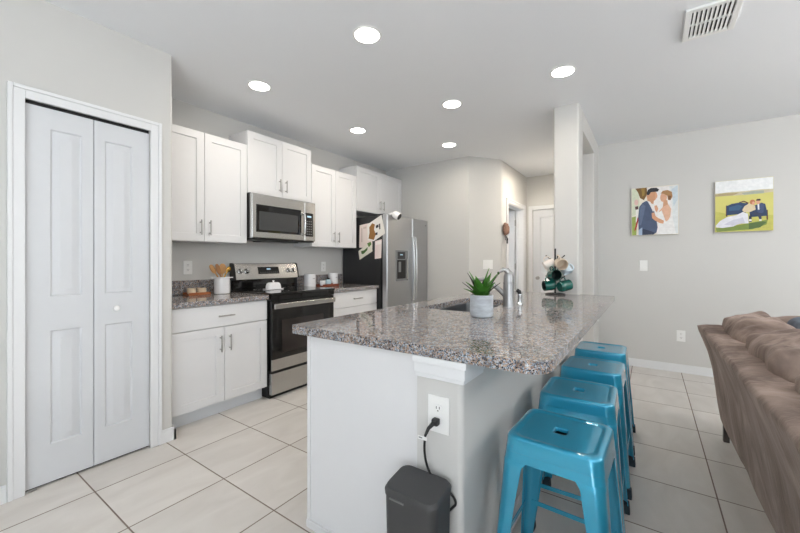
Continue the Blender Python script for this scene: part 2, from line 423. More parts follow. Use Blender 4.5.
# rest of the room behind the camera
mb = MB(); mb.box(XW-.12, -.3, Y0S-.12, Y0S, 0, ZC); mb.box(4.1, XE+.12, Y0S-.12, Y0S, 0, ZC); mb.box(-.3, 4.1, Y0S-.12, Y0S, 2.4, ZC)
struct(mb.build('wall_south', M_wall))
mb = MB(); mb.box(XE, XE+.12, Y0S, -.2, 0, ZC); mb.box(XE, XE+.12, 2.6, YR+.12, 0, ZC); mb.box(XE, XE+.12, -.2, 2.6, 0, .45); mb.box(XE, XE+.12, -.2, 2.6, 2.25, ZC)
struct(mb.build('wall_east', M_wall))
mb = MB()
for x in (-.3, 1.13, 2.6, 4.04): mb.box(x, x+.06, Y0S-.08, Y0S-.02, 0, 2.4)
mb.box(-.3, 4.1, Y0S-.08, Y0S-.02, 2.34, 2.4); mb.box(-.3, 4.1, Y0S-.08, Y0S-.02, 0, .05)
struct(mb.build('window_1', M_trim))

# baseboards
def baseboard(name, boxes):
    mb = MB()
    for b in boxes:
        mb.box(*b, 0, .075); cx = (b[0]+b[1])/2
        mb.box(b[0]+(.004 if b[1]-b[0] < .03 else 0), b[1]-(.004 if b[1]-b[0] < .03 else 0), b[2]+(.004 if b[3]-b[2] < .03 else 0), b[3]-(.004 if b[3]-b[2] < .03 else 0), .075, .088)
    return struct(mb.build(name, M_trim))
baseboard('baseboard_right', [(-.506, XE, YR-.014, YR)])
baseboard('baseboard_pantry', [(XP, XP+.014, 1.064, 1.151), (XP, XP+.014, .314, .364), (-2.70, XP+.014, 1.137, 1.151)])
baseboard('baseboard_back', [(-2.5, -1.975, YK-.014, YK)])
baseboard('baseboard_jamb', [(-.718, -.506, 4.546, 4.56)])
baseboard('baseboard_column', [(-.506, -.492, 3.56, 3.72)])

# door casings
def casing_x(name, x, y0, y1, zt, w, t):
    mb = MB(); q = .020
    for a, b, c in ((y0-w, y0-w+q, y0), (y1+w-q, y1+w, y1)):
        mb.box(x, x+t*1.4, a, b, 0, zt+w, bev=.004)
        mb.box(x, x+t, min(b, c) if c < b else b, max(b, c), 0, zt+w-q, bev=.003) if c == y0 else mb.box(x, x+t, c, a, 0, zt+w-q, bev=.003)
    mb.box(x, x+t, y0, y1, zt, zt+w-q, bev=.003)
    mb.box(x, x+t*1.4, y0-w+q, y1+w-q, zt+w-q, zt+w, bev=.004)
    return struct(mb.build(name, M_trim))
casing_x('trim_1', XP, .43, 1.0, 2.052, .064, .014)
casing_x('trim_2', -1.683, 5.17, 5.97, 2.05, .064, .014)
mb = MB()
for a, b in ((-1.649, -1.585), (-.82, -.765)): mb.box(a, b, YH-.016, YH, 0, 2.114, bev=.004)
mb.box(-1.585, -.82, YH-.016, YH, 2.05, 2.114, bev=.004)
struct(mb.build('trim_3', M_trim))
# jamb of the hall door
mb = MB(); mb.box(-1.803, -1.683, 5.17, 5.185, 0, 2.05); mb.box(-1.803, -1.683, 5.955, 5.97, 0, 2.05); mb.box(-1.803, -1.683, 5.185, 5.955, 2.035, 2.05); mb.box(-1.77, -1.755, 5.943, 5.955, 0, 2.035)
struct(mb.build('trim_4', M_trim))

# bifold pantry door
RAISED = [(.007, -.009), (.013, -.010), (.040, -.0025), (.043, -.002)]
d1 = struct(thing('door_1', None, None, (XP, .43, 0)))
tm = MB(); tm.box(XP-.06, XP-.02, .431, 1.0, 2.036, 2.056)
tm.build('track', M_dark, d1)
gap = MB(); gap.box(XP-.05, XP-.03, .432, .999, .001, .010); gap.build('floor_gap', M_dark, d1)
for y0 in (.4315, .7175):
    W = .2825
    rects = [(.098, .205, .230, .820), (.098, 1.005, .230, 1.915)] if y0 < .5 else [(.050, .205, .190, .820), (.050, 1.005, .190, 1.915)]
    mb = MB(); mb.relief((XP-.012, y0, .012), (0, 1, 0), (0, 0, 1), (1, 0, 0), W, 2.024, .034, rects, RAISED)
    lf = mb.build('door_leaf', M_door, d1, smooth=25)
    if y0 > .5:
        k = MB(); k.lathe([(.009, 0), (.008, .012), (.014, .018), (.017, .026), (.014, .033), (0, .036)], (XP-.012, y0+.10, .925), 20, M=Matrix.Rotation(PI/2, 4, 'Y'))
        k.build('knob', M_white, lf)
gm = MB(); gm.box(XP-.012, XP+.004, .434, .475, .003, .011, bev=.002); gm.build('floor_pivot', M_nickel, d1)

# hall end door and the open side door
d2 = struct(thing('door_2', None, None, (-1.58, YH, 0)))
mb = MB(); mb.relief((-1.583, YH+.02, .008), (1, 0, 0), (0, 0, 1), (0, -1, 0), .76, 2.04, .035, [(.11, .22, .65, .82), (.11, 1.0, .65, 1.92)], RAISED)
lf = mb.build('door_leaf', M_door, d2, smooth=25)
k = MB(); k.lathe([(.028, 0), (.026, .008), (.011, .012), (.011, .032), (.024, .042), (.027, .055), (.02, .066), (0, .07)], (-1.505, YH+.02, .93), 24, M=Matrix.Rotation(PI/2, 4, 'X'))
k.build('knob', M_nickel, lf)
d3 = struct(thing('door_3', None, None, (-1.80, 5.95, 0)))
mb = MB(); mb.relief((-2.57, 5.935, .008), (1, 0, 0), (0, 0, 1), (0, -1, 0), .755, 2.025, .035, [(.11, .22, .645, .82), (.11, 1.0, .645, 1.9)], RAISED)
lf = mb.build('door_leaf', M_door, d3, smooth=25)
for z in (.25, 1.12, 1.83):
    h = MB(); h.box(-1.815, -1.80, 5.926, 5.944, z-.045, z+.045); h.cyl((-1.806, 5.93, z-.05), (-1.806, 5.93, z+.05), .008, n=10)
    h.build('hinge', M_nickel, lf)

# ------------------------------------------------------------------ cabinets
SHAKER = [(.002, -.009), (.003, -.0095)]
def shaker(mb, x, y0, y1, z0, z1, sgn=1, fr=.062):
    W, H = y1-y0, z1-z0
    mb.relief((x+sgn*.019, y0 if sgn > 0 else y1, z0), (0, sgn, 0), (0, 0, 1), (sgn, 0, 0), W, H, .019, [(fr, fr, W-fr, H-fr)], SHAKER)
    return mb
def upper(y0, y1, z0, z1, label, hl=.125):
    t = thing('upper_cabinet', label, 'cabinet', (XW, y0, z0), 'white shaker upper cabinets')
    MB().box(XW+.001, -3.0745, y0, y1, z0, z1, bev=.001).build('body', M_cab, t)
    ym = (y0+y1)/2
    for a, b, hy in ((y0+.002, ym-.0015, ym-.036), (ym+.0015, y1-.002, ym+.04)):
        d = shaker(MB(), -3.073, a, b, z0+.003, z1-.003).build('door', M_cab, t, smooth=20)
        bar_handle(MB(), (-3.054, hy, z0+.055), (-3.054, hy, z0+.055+hl), (1, 0, 0)).build('handle', M_nickel, d)
    return t
ZU0, ZU1, ZT = 1.371, 2.284, 2.425
upper(1.160, 1.935, ZU0, ZU1, 'tall white two-door upper cabinet beside the pantry wall, left of the microwave')
upper(1.937, 2.705, 1.845, ZT, 'short raised white two-door upper cabinet directly above the microwave')
upper(2.707, 3.446, ZU0, ZU1, 'tall white two-door upper cabinet between the microwave and the refrigerator')
upper(3.448, 4.463, 1.85, ZT, 'short raised white two-door upper cabinet above the refrigerator')

def base(y0, y1, label, drawers, xf=-2.747):
    t = thing('base_cabinet', label, 'cabinet', (XW, y0, 0), 'white base cabinets along the kitchen wall')
    MB().box(XW+.001, xf-.0205, y0, y1, .105, .875, bev=.001).build('body', M_cab, t)
    MB().box(XW+.05, xf-.075, y0, y1-.002, .0, .105).build('toe_kick', mat('toe_kick_paint', (222, 226, 230), .5), t)
    ym = (y0+y1)/2
    def slab(z0, z1):
        mb = MB(); mb.relief((xf, y0+.002, z0), (0, 1, 0), (0, 0, 1), (1, 0, 0), y1-y0-.004, z1-z0, .019, [], [])
        return mb
    if not drawers:
        d = slab(.701, .868).build('drawer', M_cab, t, smooth=20)
        bar_handle(MB(), (xf, ym-.058, .783), (xf, ym+.072, .783), (1, 0, 0)).build('handle', M_nickel, d)
        for a, b, hy in ((y0+.002, ym-.0015, ym-.035), (ym+.0015, y1-.002, ym+.04)):
            d = shaker(MB(), xf-.019, a, b, .112, .695).build('door', M_cab, t, smooth=20)
            bar_handle(MB(), (xf, hy, .505), (xf, hy, .632), (1, 0, 0)).build('handle', M_nickel, d)
    else:
        for z0, z1 in ((.701, .868), (.41, .695), (.112, .404)):
            d = slab(z0, z1).build('drawer', M_cab, t, smooth=20)
            zc = z0+(z1-z0)*.5
            bar_handle(MB(), (xf, ym-.058, zc), (xf, ym+.085, zc), (1, 0, 0)).build('handle', M_nickel, d)
base(1.160, 1.932, 'white base cabinet with one wide drawer over two doors, left of the stove', False)
base(2.710, 3.474, 'white base cabinet of stacked drawers between the stove and the refrigerator', True)

def worktop(y0, y1, label):
    t = thing('countertop', label, 'countertop', (XW, y0, .876), 'granite worktops along the kitchen wall')
    MB().box(XW+.001, -2.722, y0, y1, .876, .914, bev=.004, seg=3).build('slab', M_granite, t)
    MB().box(XW+.001, XW+.022, y0, y1, .9145, 1.040, bev=.002).build('backsplash', M_granite, t)
worktop(1.139, 1.933, 'short granite worktop with low backsplash left of the stove')
worktop(2.709, 3.484, 'short granite worktop with low backsplash between the stove and the refrigerator')

# ------------------------------------------------------------------ stove
st = thing('stove', 'stainless steel and black electric stove with glass cooktop under the microwave', 'stove', (-3.0, 2.32, 0))
MB().box(-3.33, -2.752, 1.938, 2.703, .03, .905, bev=.003).build('body', M_black, st)
mb = MB(); mb.box(-3.335, -2.690, 1.938, 2.703, .906, .930, bev=.006, seg=3)
mb.box(-2.752, -2.705, 1.938, 2.703, .862, .906, bev=.002)
for (x, y, r) in ((-2.86, 2.13, .10), (-2.86, 2.51, .085), (-3.12, 2.13, .075), (-3.12, 2.51, .1)):
    b = bmesh.new(); n = 48
    A = [b.verts.new((x+r*math.cos(2*PI*k/n), y+r*math.sin(2*PI*k/n), .9303)) for k in range(n)]; B = [b.verts.new((x+(r-.004)*math.cos(2*PI*k/n), y+(r-.004)*math.sin(2*PI*k/n), .9303)) for k in range(n)]
    for k in range(n): b.faces.new((A[k], A[(k+1) % n], B[(k+1) % n], B[k]))
    mb.add(b, 1)
mb.build('cooktop', [M_glass_black, M_panelgrey], st)
mb = MB(); mb.box(-3.345, -3.285, 1.945, 2.70, .93, 1.03, bev=.003); mb.build('backguard_base', M_glass_black, st)
mb = MB()
prof = [(-3.352, 1.028), (-3.262, 1.028), (-3.275, 1.10), (-3.300, 1.178), (-3.315, 1.186), (-3.352, 1.186)]
Mx = Matrix(((1, 0, 0, 0), (0, 0, 1, 0), (0, 1, 0, 0), (0, 0, 0, 1)))
mb.prism(prof, 1.945, 2.70, mi=0, M=Mx)
big = [(-3.353, 1.024), (-3.258, 1.024), (-3.271, 1.10), (-3.296, 1.182), (-3.315, 1.190), (-3.353, 1.190)]
mb.prism(big, 1.937, 1.952, mi=1, M=Mx, bev=.002); mb.prism(big, 2.692, 2.7065, mi=1, M=Mx, bev=.002)
bgd = mb.build('backguard', [M_steel, M_black], st)
sl = Vector((-.025, 0, .078)).normalized(); nn = Vector((.078, 0, .025)).normalized()
def on_guard(y, t, out=0): return Vector((-3.275, y, 1.10))+sl*t+nn*out
ds = MB(); Rg = Matrix((( nn.x, 0, sl.x, 0), (0, 1, 0, 0), (nn.z, 0, sl.z, 0), (0, 0, 0, 1)))
ds.box(-.002, .003, -.125, .125, -.036, .038, bev=.002, M=Matrix.Translation(on_guard(2.325, .012)) @ Rg)
ds.box(.003, .0034, -.025, .02, .008, .022, mi=1, M=Matrix.Translation(on_guard(2.325, .012)) @ Rg)
for k in range(9): ds.box(.003, .0033, -.105+k*.025, -.095+k*.025, -.022, -.018, mi=2, M=Matrix.Translation(on_guard(2.325, .012)) @ Rg)
ds.build('control_display', [M_glass_black, M_display, M_panelgrey], bgd)
for y in (2.005, 2.072, 2.575, 2.638):
    k = MB(); Mk = Matrix.Translation(on_guard(y, .008)) @ Rg @ Matrix.Rotation(PI/2, 4, 'Y')
    k.lathe([(.026, 0), (.026, .006), (.022, .008), (.019, .03), (.017, .033), (0, .033)], (0, 0, 0), 24, M=Mk)
    k.box(-.005, .005, -.017, .017, .030, .042, bev=.002, M=Mk)
    k.build('knob', M_chrome, bgd)
dr = MB(); dr.box(-2.751, -2.715, 1.948, 2.693, .245, .860, bev=.003); dr.box(-2.715, -2.700, 1.948, 2.693, .345, .860, bev=.003, mi=0)
dr.box(-2.7155, -2.6985, 1.948, 2.693, .246, .345, bev=.003, mi=1)
od = dr.build('oven_door', [M_glass_black, M_steel], st)
wm = MB(); wm.relief((-2.6990, 2.05, .39), (0, 1, 0), (0, 0, 1), (1, 0, 0), .50, .295, .001, [(.012, .012, .488, .283)], [(.001, -.0005)], edge=.0002); wm.build('oven_window', M_window_dark, od)
hm = MB(); hm.box(-2.684, -2.662, 1.952, 2.684, .788, .836, bev=.008, seg=3)
for y in (1.975, 2.645): hm.box(-2.705, -2.675, y, y+.024, .795, .829, bev=.004)
hm.build('handle', M_steel, od)
MB().box(-2.751, -2.703, 1.948, 2.693, .035, .222, bev=.004).build('storage_drawer', M_steel, st)
MB().box(-2.751, -2.72, 1.945, 2.696, .222, .246).build('drawer_gap', M_black, st)
MB().box(-3.2, -2.74, 1.95, 2.69, 0, .031).build('plinth', M_black, st)

# ------------------------------------------------------------------ microwave
mw = thing('microwave', 'stainless steel over-the-range microwave with black window above the stove', 'microwave', (-3.1, 2.32, 1.42))
mb = MB(); mb.box(XW+.002, -3.02, 1.941, 2.701, 1.425, 1.842, bev=.003); mb.prism([(-3.33, 1.95), (-3.0, 1.95), (-3.0, 2.69), (-3.33, 2.69)], 1.408, 1.426)
mb.box(-3.25, -3.05, 2.12, 2.52, 1.398, 1.409)
mb.build('body', M_black, mw)
mb = MB(); mb.relief((-2.985, 1.941, 1.424), (0, 1, 0), (0, 0, 1), (1, 0, 0), .612, .41, .036, [], [], edge=.006)
md = mb.build('door', M_steel, mw, smooth=30)
mb = MB(); mb.box(-2.988, -2.9842, 1.982, 2.505, 1.480, 1.738, bev=.001); md_w = mb.build('window_frame', M_glass_black, md)
MB().box(-2.9846, -2.9835, 2.012, 2.462, 1.502, 1.676).build('window', mat('microwave_mesh_window', (62, 63, 64), .25), md_w)
h = MB(); h.tube([(-2.982, 2.525, 1.70), (-2.952, 2.525, 1.69), (-2.945, 2.525, 1.60), (-2.952, 2.525, 1.50), (-2.982, 2.525, 1.485)], [.012]*5, n=12, flat=(1, .9)); h.build('handle', M_chrome, md)
mb = MB(); mb.relief((-2.985, 2.554, 1.424), (0, 1, 0), (0, 0, 1), (1, 0, 0), .147, .41, .036, [], [], edge=.006); cp = mb.build('control_panel', M_steel, mw, smooth=30)
mb = MB(); mb.box(-2.9865, -2.983, 2.563, 2.665, 1.47, 1.72, bev=.001)
mb.box(-2.9832, -2.9825, 2.585, 2.64, 1.672, 1.69, mi=1)
for r in range(6):
    for c in range(3): mb.box(-2.9832, -2.9827, 2.577+c*.028, 2.592+c*.028, 1.49+r*.027, 1.5+r*.027, mi=2)
mb.build('keypad', [M_glass_black, M_display, M_panelgrey], cp)

# ------------------------------------------------------------------ refrigerator
fr = thing('refrigerator', 'stainless steel side-by-side refrigerator with charcoal sides in the kitchen corner', 'refrigerator', (-3.0, 3.95, 0))
YF0, YF1, YFS, XF = 3.49, 4.455, 4.055, -2.600
MB().box(-3.33, -2.70, YF0, YF1, .02, 1.765, bev=.004).build('case', M_char, fr)
for a in (YF0+.02, YF1-.10): MB().box(-2.76, -2.66, a, a+.08, 1.766, 1.79, bev=.004).build('hinge_cover', M_char, fr)
mb = MB(); mb.relief((XF, YF0, .06), (0, 1, 0), (0, 0, 1), (1, 0, 0), YFS-.003-YF0, 1.722, .07, [(.170, .885, .465, 1.290)], [(.002, -.002), (.010, -.004)], edge=.012)
ld = mb.build('freezer_door', M_steelv, fr, smooth=30)
mb = MB(); mb.relief((XF, YFS+.003, .06), (0, 1, 0), (0, 0, 1), (1, 0, 0), YF1-YFS-.003, 1.722, .07, [], [], edge=.012)
rd = mb.build('door', M_steelv, fr, smooth=30)
for dd, y in ((ld, YFS-.028), (rd, YFS+.032)):
    h = MB(); h.tube([(XF-.004, y, 1.53), (XF+.03, y, 1.515), (XF+.040, y, 1.36), (XF+.046, y, 1.11), (XF+.040, y, .86), (XF+.03, y, .70), (XF-.004, y, .685)], .0115, n=12); h.build('handle', M_chrome, dd)
mb = MB(); y0 = YF0+.18
mb.box(XF-.05, XF+.004, y0, y0+.275, .955, 1.345, bev=.003)
mb.box(XF+.002, XF+.006, y0+.03, y0+.20, 1.235, 1.325, mi=1); mb.box(XF+.0065, XF+.0070, y0+.085, y0+.145, 1.282, 1.296, mi=2)
dp = mb.build('water_dispenser', [M_panelgrey, M_char, M_display], ld)
mb = MB(); mb.box(XF+.0042, XF+.0052, y0+.06, y0+.195, .99, 1.215); dq = mb.build('niche', M_dark, dp) if False else None
mb2 = MB(); mb2.box(XF+.0035, XF+.006, y0+.022, y0+.215, .985, 1.222, bev=.001); mb2.box(XF+.005, XF+.012, y0+.05, y0+.10, 1.07, 1.20, bev=.003, mi=1); mb2.box(XF+.005, XF+.010, y0+.12, y0+.13, 1.0, 1.2, bev=.003, mi=0); mb2.box(XF+.004, XF+.014, y0+.225, y0+.265, .975, 1.235, bev=.003, mi=2)
mb2.build('niche', [M_dark, M_panelgrey, M_steel], dp)
mb = MB(); mb.box(XF, XF+.002, YF1-.075, YF1-.045, 1.70, 1.715); mb.build('badge', M_panelgrey, rd)
MB().box(-3.25, -2.69, YF0+.02, YF1-.02, 0, .021).build('plinth', M_black, fr)
# papers on its side
def pap(pts):   # photo-crop outline -> points on the side plane
    return [(-3.033+(x-47)/(280-47)*.40, z) for x, z in pts]
def paper(label, outline, col, patches, lift):
    Yp = YF0-lift; th = .0012
    cols = [mat('paper', col, .8)]
    mb = MB(); Mz = Matrix(((1, 0, 0, 0), (0, 0, 1, 0), (0, 1, 0, 0), (0, 0, 0, 1)))
    mb.prism(pap(outline), Yp-th, Yp, M=Mz)
    for k, (c, pts) in enumerate(patches):
        cols.append(mat('paper_print', c, .8)); mb.poly([(x, Yp-th-.0003-.0001*k, z) for x, z in pap(pts)], mi=k+1)
    o = mb.build('paper_sheet', cols, smooth=0); tag(o, label, 'paper', 'papers on the refrigerator side'); return o
paper('tall pale pink paper sheet under the picture sheet on the refrigerator side', [(45, 1.665), (165, 1.69), (165, 1.37), (40, 1.38)], (228, 214, 206),
      [((196, 176, 168), [(62, 1.63), (70, 1.63), (70, 1.45), (62, 1.45)]), ((205, 190, 180), [(80, 1.64), (110, 1.645), (110, 1.62), (80, 1.615)])], .0005)
paper('tilted white picture sheet with a brown figure, topmost on the refrigerator side', [(118, 1.665), (250, 1.775), (283, 1.545), (180, 1.455), (122, 1.47)], (234, 230, 224),
      [((150, 106, 58), [(138, 1.63), (165, 1.68), (190, 1.66), (182, 1.60), (198, 1.54), (180, 1.47), (130, 1.49), (140, 1.56)]), ((60, 60, 66), [(198, 1.645), (222, 1.66), (224, 1.625), (200, 1.61)]), ((60, 60, 66), [(196, 1.555), (214, 1.565), (214, 1.535), (196, 1.525)]), ((70, 66, 64), [(226, 1.66), (238, 1.67), (240, 1.60), (230, 1.595)])], .0022)
paper('small slanted paper sheet with green leaves, lowest left on the refrigerator side', [(34, 1.335), (160, 1.46), (168, 1.33), (46, 1.225)], (226, 222, 208),
      [((72, 104, 52), [(60, 1.335), (90, 1.345), (125, 1.385), (120, 1.345), (85, 1.30), (66, 1.295)]), ((98, 128, 66), [(118, 1.43), (150, 1.45), (160, 1.42), (135, 1.38)])], .004)
paper('narrow pale pink note below the picture sheet on the refrigerator side', [(190, 1.455), (252, 1.475), (246, 1.245), (188, 1.235)], (232, 216, 212), [((240, 232, 228), [(194, 1.44), (247, 1.46), (247, 1.42), (194, 1.405)])], .0005)
# white round camera on the fridge front
cm = thing('security_camera', 'small round white camera with a black face on the refrigerator top edge', 'camera', (-2.65, 3.60, 1.782))
ax = Vector((.75, .12, -.45)).normalized(); Mc = Vector((0, 0, 1)).rotation_difference(ax).to_matrix().to_4x4()
mb = MB(); mb.lathe([(0, -.05), (.030, -.048), (.044, -.038), (.048, -.02), (.048, .03), (.045, .042), (.0, .042)], (-2.555, 3.625, 1.772), 28, M=Mc); mb.build('housing', M_white, cm)
mb = MB(); mb.lathe([(.040, .040), (.040, .0445), (.0, .0445)], (-2.555, 3.625, 1.772), 28, M=Mc); mb.build('lens', M_black, cm)
mb = MB(); mb.cyl((-2.635, 3.60, 1.783), (-2.635, 3.60, 1.792), .022); mb.tube([(-2.635, 3.60, 1.790), (-2.62, 3.605, 1.80), (-2.594, 3.615, 1.79)], .010); mb.build('mount', M_white, cm)

# ------------------------------------------------------------------ island
isl = thing('kitchen_island', 'white kitchen island with grey half wall under the granite top', 'island', (-.9, 2.3, 0))
YB = 1.12
mb = MB(); mb.box(-1.270, -.694, YB+.001, 3.49, .105, .69); mb.box(-1.27, -1.235, YB+.02, 3.47, .69, .875); mb.box(-.725, -.694, YB+.02, 3.47, .69, .875); mb.box(-1.235, -.725, YB+.02, YB+.05, .69, .875); mb.box(-1.235, -.725, 3.44, 3.47, .69, .875)
mb.box(-1.20, -.694, YB+.002, 3.49, 0, .105)
mb.build('body', M_cab, isl)
mb = MB(); mb.relief((-1.287, YB, .0), (1, 0, 0), (0, 0, 1), (0, -1, 0), .593, .875, .018, [], [], edge=.001)
mb.box(-1.287, -1.268, YB-.006, YB+.006, 0, .875, bev=.002); mb.box(-1.287, -.694, YB-.012, YB, 0, .035, bev=.003)
mb.build('end_panel', M_cab, isl)
mb = MB(); mb.prism(corner((-.536, YB-.006+.02), -90, 0)+[(-.516, 3.488), (-.694, 3.488), (-.694, YB-.006)], 0, .875)
mb.build('half_wall', M_wall, isl)
mb = MB()
for z0, z1, o_ in ((.796, .812, .010), (.812, .850, .016), (.850, .875, .024)):
    mb.box(-.694-o_*.3, -.516+o_, YB-.006-o_, YB+.16, z0, z1, bev=.004)
mb.build('capital_moulding', M_trim, isl)
mb = MB(); mb.box(-.516, -.504, YB+.0, 3.486, 0, .085, bev=.003); mb.build('base_moulding', M_trim, isl)
ys = [1.14, 1.53, 1.92, 2.31, 2.70, 3.09, 3.48]
for a, b in zip(ys, ys[1:]):
    d = shaker(MB(), -1.271, a+.002, b-.002, .112, .868, sgn=-1).build('door', M_cab, isl, smooth=20)
    bar_handle(MB(), (-1.29, b-.04, .66), (-1.29, b-.04, .79), (-1, 0, 0)).build('handle', M_nickel, d)

# granite top with sink opening
def slab_with_hole(outline, hole, z0, z1, bev):
    b = bmesh.new()
    def loop(pts): 
        vs = [b.verts.new((x, y, z1)) for x, y in pts]
        return [b.edges.new((vs[k], vs[(k+1) % len(vs)])) for k in range(len(vs))]
    es = loop(outline)+loop(hole)
    bmesh.ops.triangle_fill(b, use_beauty=True, use_dissolve=False, edges=es)
    r = bmesh.ops.extrude_face_region(b, geom=b.faces[:])
    vs = [v for v in r['geom'] if isinstance(v, bmesh.types.BMVert)]
    bmesh.ops.translate(b, vec=(0, 0, z0-z1), verts=vs)
    bmesh.ops.recalc_face_normals(b, faces=b.faces[:])
    eds = [e for e in b.edges if len(e.link_faces) == 2 and abs(e.link_faces[0].normal.z-e.link_faces[1].normal.z) > .5]
    bmesh.ops.bevel(b, geom=eds, offset=bev, segments=3, profile=.5, affect='EDGES', clamp_overlap=True)
    return b
XI0, XI1, YI0, YI1 = -1.370, -.240, 1.090, 3.55
out = []
for cx, cy, r, a0 in ((XI1-.02, YI1-.02, .02, 0),):
    for k in range(5): out.append((cx+r*math.cos(a0+PI/2*k/4), cy+r*math.sin(a0+PI/2*k/4)))
out += [(-.5045, YI1), (-.5045, 3.4905), (-.7195, 3.4905), (-.7195, YI1)]
for cx, cy, r, a0 in ((XI0+.015, YI1-.015, .015, PI/2), (XI0+.015, YI0+.015, .015, PI), (XI1-.075, YI0+.075, .075, 1.5*PI)):
    for k in range(9): out.append((cx+r*math.cos(a0+PI/2*k/8), cy+r*math.sin(a0+PI/2*k/8)))
hole = rounded_rect(-1.205, -.815, 1.955, 2.69, .03)
itop = thing('island_countertop', 'large polished speckled granite countertop of the kitchen island', 'countertop', (-.8, 2.3, .876))
MB().add(slab_with_hole(out, hole[::-1], .8755, .914, .005)).build('slab', M_granite, itop)
sk = thing('kitchen_sink', 'stainless steel undermount sink set in the island countertop', 'sink', (-1.0, 2.32, .70))
b = bmesh.new(); rings = []
for (g, z) in ((.024, .8750), (0.004, .8750), (0, .870), (-.004, .72), (-.03, .70), (-.10, .698)):
    rings.append([b.verts.new((x, y, z)) for x, y in rounded_rect(-1.205-g, -.815+g, 1.955-g, 2.69+g, .03+max(g, 0))])
for A, B in zip(rings, rings[1:]):
    for k in range(len(A)): b.faces.new((A[k], A[(k+1) % len(A)], B[(k+1) % len(A)], B[k]))
b.faces.new(rings[-1]); bmesh.ops.recalc_face_normals(b, faces=b.faces[:])
bo = MB().add(b).build('basin', M_sinksteel, sk)
mo = bo.modifiers.new('thickness', 'SOLIDIFY'); mo.thickness = .0012; mo.offset = -1
mb = MB(); mb.lathe([(.045, 0), (.045, .003), (.032, .004), (.03, -.004 + .006), (0, .002)], (-1.01, 2.32, .6995), 28); mb.build('drain', M_chrome, bo)

# faucet
fx, fy = -.745, 2.31
fc = thing('faucet', 'chrome single-handle kitchen faucet behind the sink, beside the potted plant', 'faucet', (fx, fy, .914))
mb = MB(); mb.lathe([(.040, 0), (.040, .006), (.036, .012), (.034, .15), (.035, .152), (.035, .158), (.033, .16), (.032, .195), (.026, .215), (.014, .226), (0, .228)], (fx, fy, .9145), 32); mb.build('body', M_faucet, fc)
mb = MB(); mb.tube([(fx-.015, fy, .98), (fx-.06, fy, 1.022), (fx-.12, fy, 1.066), (fx-.175, fy, 1.088)], [.017, .016, .015, .0155], n=16)
mb.tube([(fx-.172, fy, 1.088), (fx-.20, fy, 1.085), (fx-.208, fy, 1.058)], [.0155, .017, .016], n=16); mb.build('spout', M_faucet, fc)
mb = MB(); mb.tube([(fx+.005, fy, 1.122), (fx-.012, fy-.008, 1.150), (fx-.030, fy-.018, 1.156), (fx-.052, fy-.03, 1.138)], [.024, .019, .014, .009], n=14, flat=(1, .8)); lv = mb.build('lever_handle', M_faucet, fc)
mb = MB(); mb.puff((fx-.056, fy-.033, 1.133), .008, .008, .010, 1, 1, 10, 14); mb.build('lever_tip', M_black, lv)
# side sprayer
sp = thing('sink_sprayer', 'small dark-tipped chrome side sprayer standing right behind the faucet', 'sprayer', (fx+.015, fy+.19, .914))
mb = MB(); mb.lathe([(.022, 0), (.021, .008), (.013, .014), (.012, .04), (.015, .055), (.014, .07)], (fx+.015, fy+.19, .9145), 20); mb.build('holder', M_chrome, sp)
mb = MB(); mb.tube([(fx+.015, fy+.19, .983), (fx+.012, fy+.188, 1.0), (fx-.002, fy+.18, 1.012)], [.013, .014, .012], n=12); mb.build('spray_head', M_black, sp)

# potted plant
px, py = -.738, 1.835
pp = thing('potted_plant', 'green spiky succulent in a mottled grey round pot on the island', 'plant', (px, py, .914))
mb = MB(); mb.lathe([(0, .001), (.053, .001), (.058, .006), (.060, .02), (.0615, .112), (.060, .116), (.057, .116), (.055, .10), (.0, .10)], (px, py, .914), 40); mb.build('pot', M_concrete, pp)
mb = MB(); mb.lathe([(0, .104), (.055, .102), (.0, .1)], (px, py, .914), 24); mb.build('soil', M_soil, pp)
def leaf(mb, ang, tilt, L, W, r0=.012, curl=.3, mi=0, zz=1.016):
    b = bmesh.new(); n = 9; rows = []
    d = Vector((math.cos(ang), math.sin(ang), 0)); sd = Vector((-math.sin(ang), math.cos(ang), 0)); p = Vector((px, py, zz))+d*r0; t = tilt
    for i in range(n+1):
        s_ = i/n; wd = W*1.55*(.62+.9*s_*(1-s_)*1.6)*(1-s_**2.2)**.9 if i < n else 0.0008
        dirv = d*math.sin(t)+Vector((0, 0, 1))*math.cos(t); nrm = d*-math.cos(t)+Vector((0, 0, 1))*math.sin(t)
        rows.append([b.verts.new(p-sd*wd+nrm*wd*.22), b.verts.new(p-sd*wd*.5+nrm*wd*.05), b.verts.new(p-nrm*.002), b.verts.new(p+sd*wd*.5+nrm*wd*.05), b.verts.new(p+sd*wd+nrm*wd*.22)])
        p = p+dirv*(L/n); t += curl/n
    for A, B in zip(rows, rows[1:]):
        for k in range(4): b.faces.new((A[k], A[k+1], B[k+1], B[k]))
    r = bmesh.ops.solidify(b, geom=b.faces[:], thickness=.0018)
    mb.add(b, mi)
mb = MB()
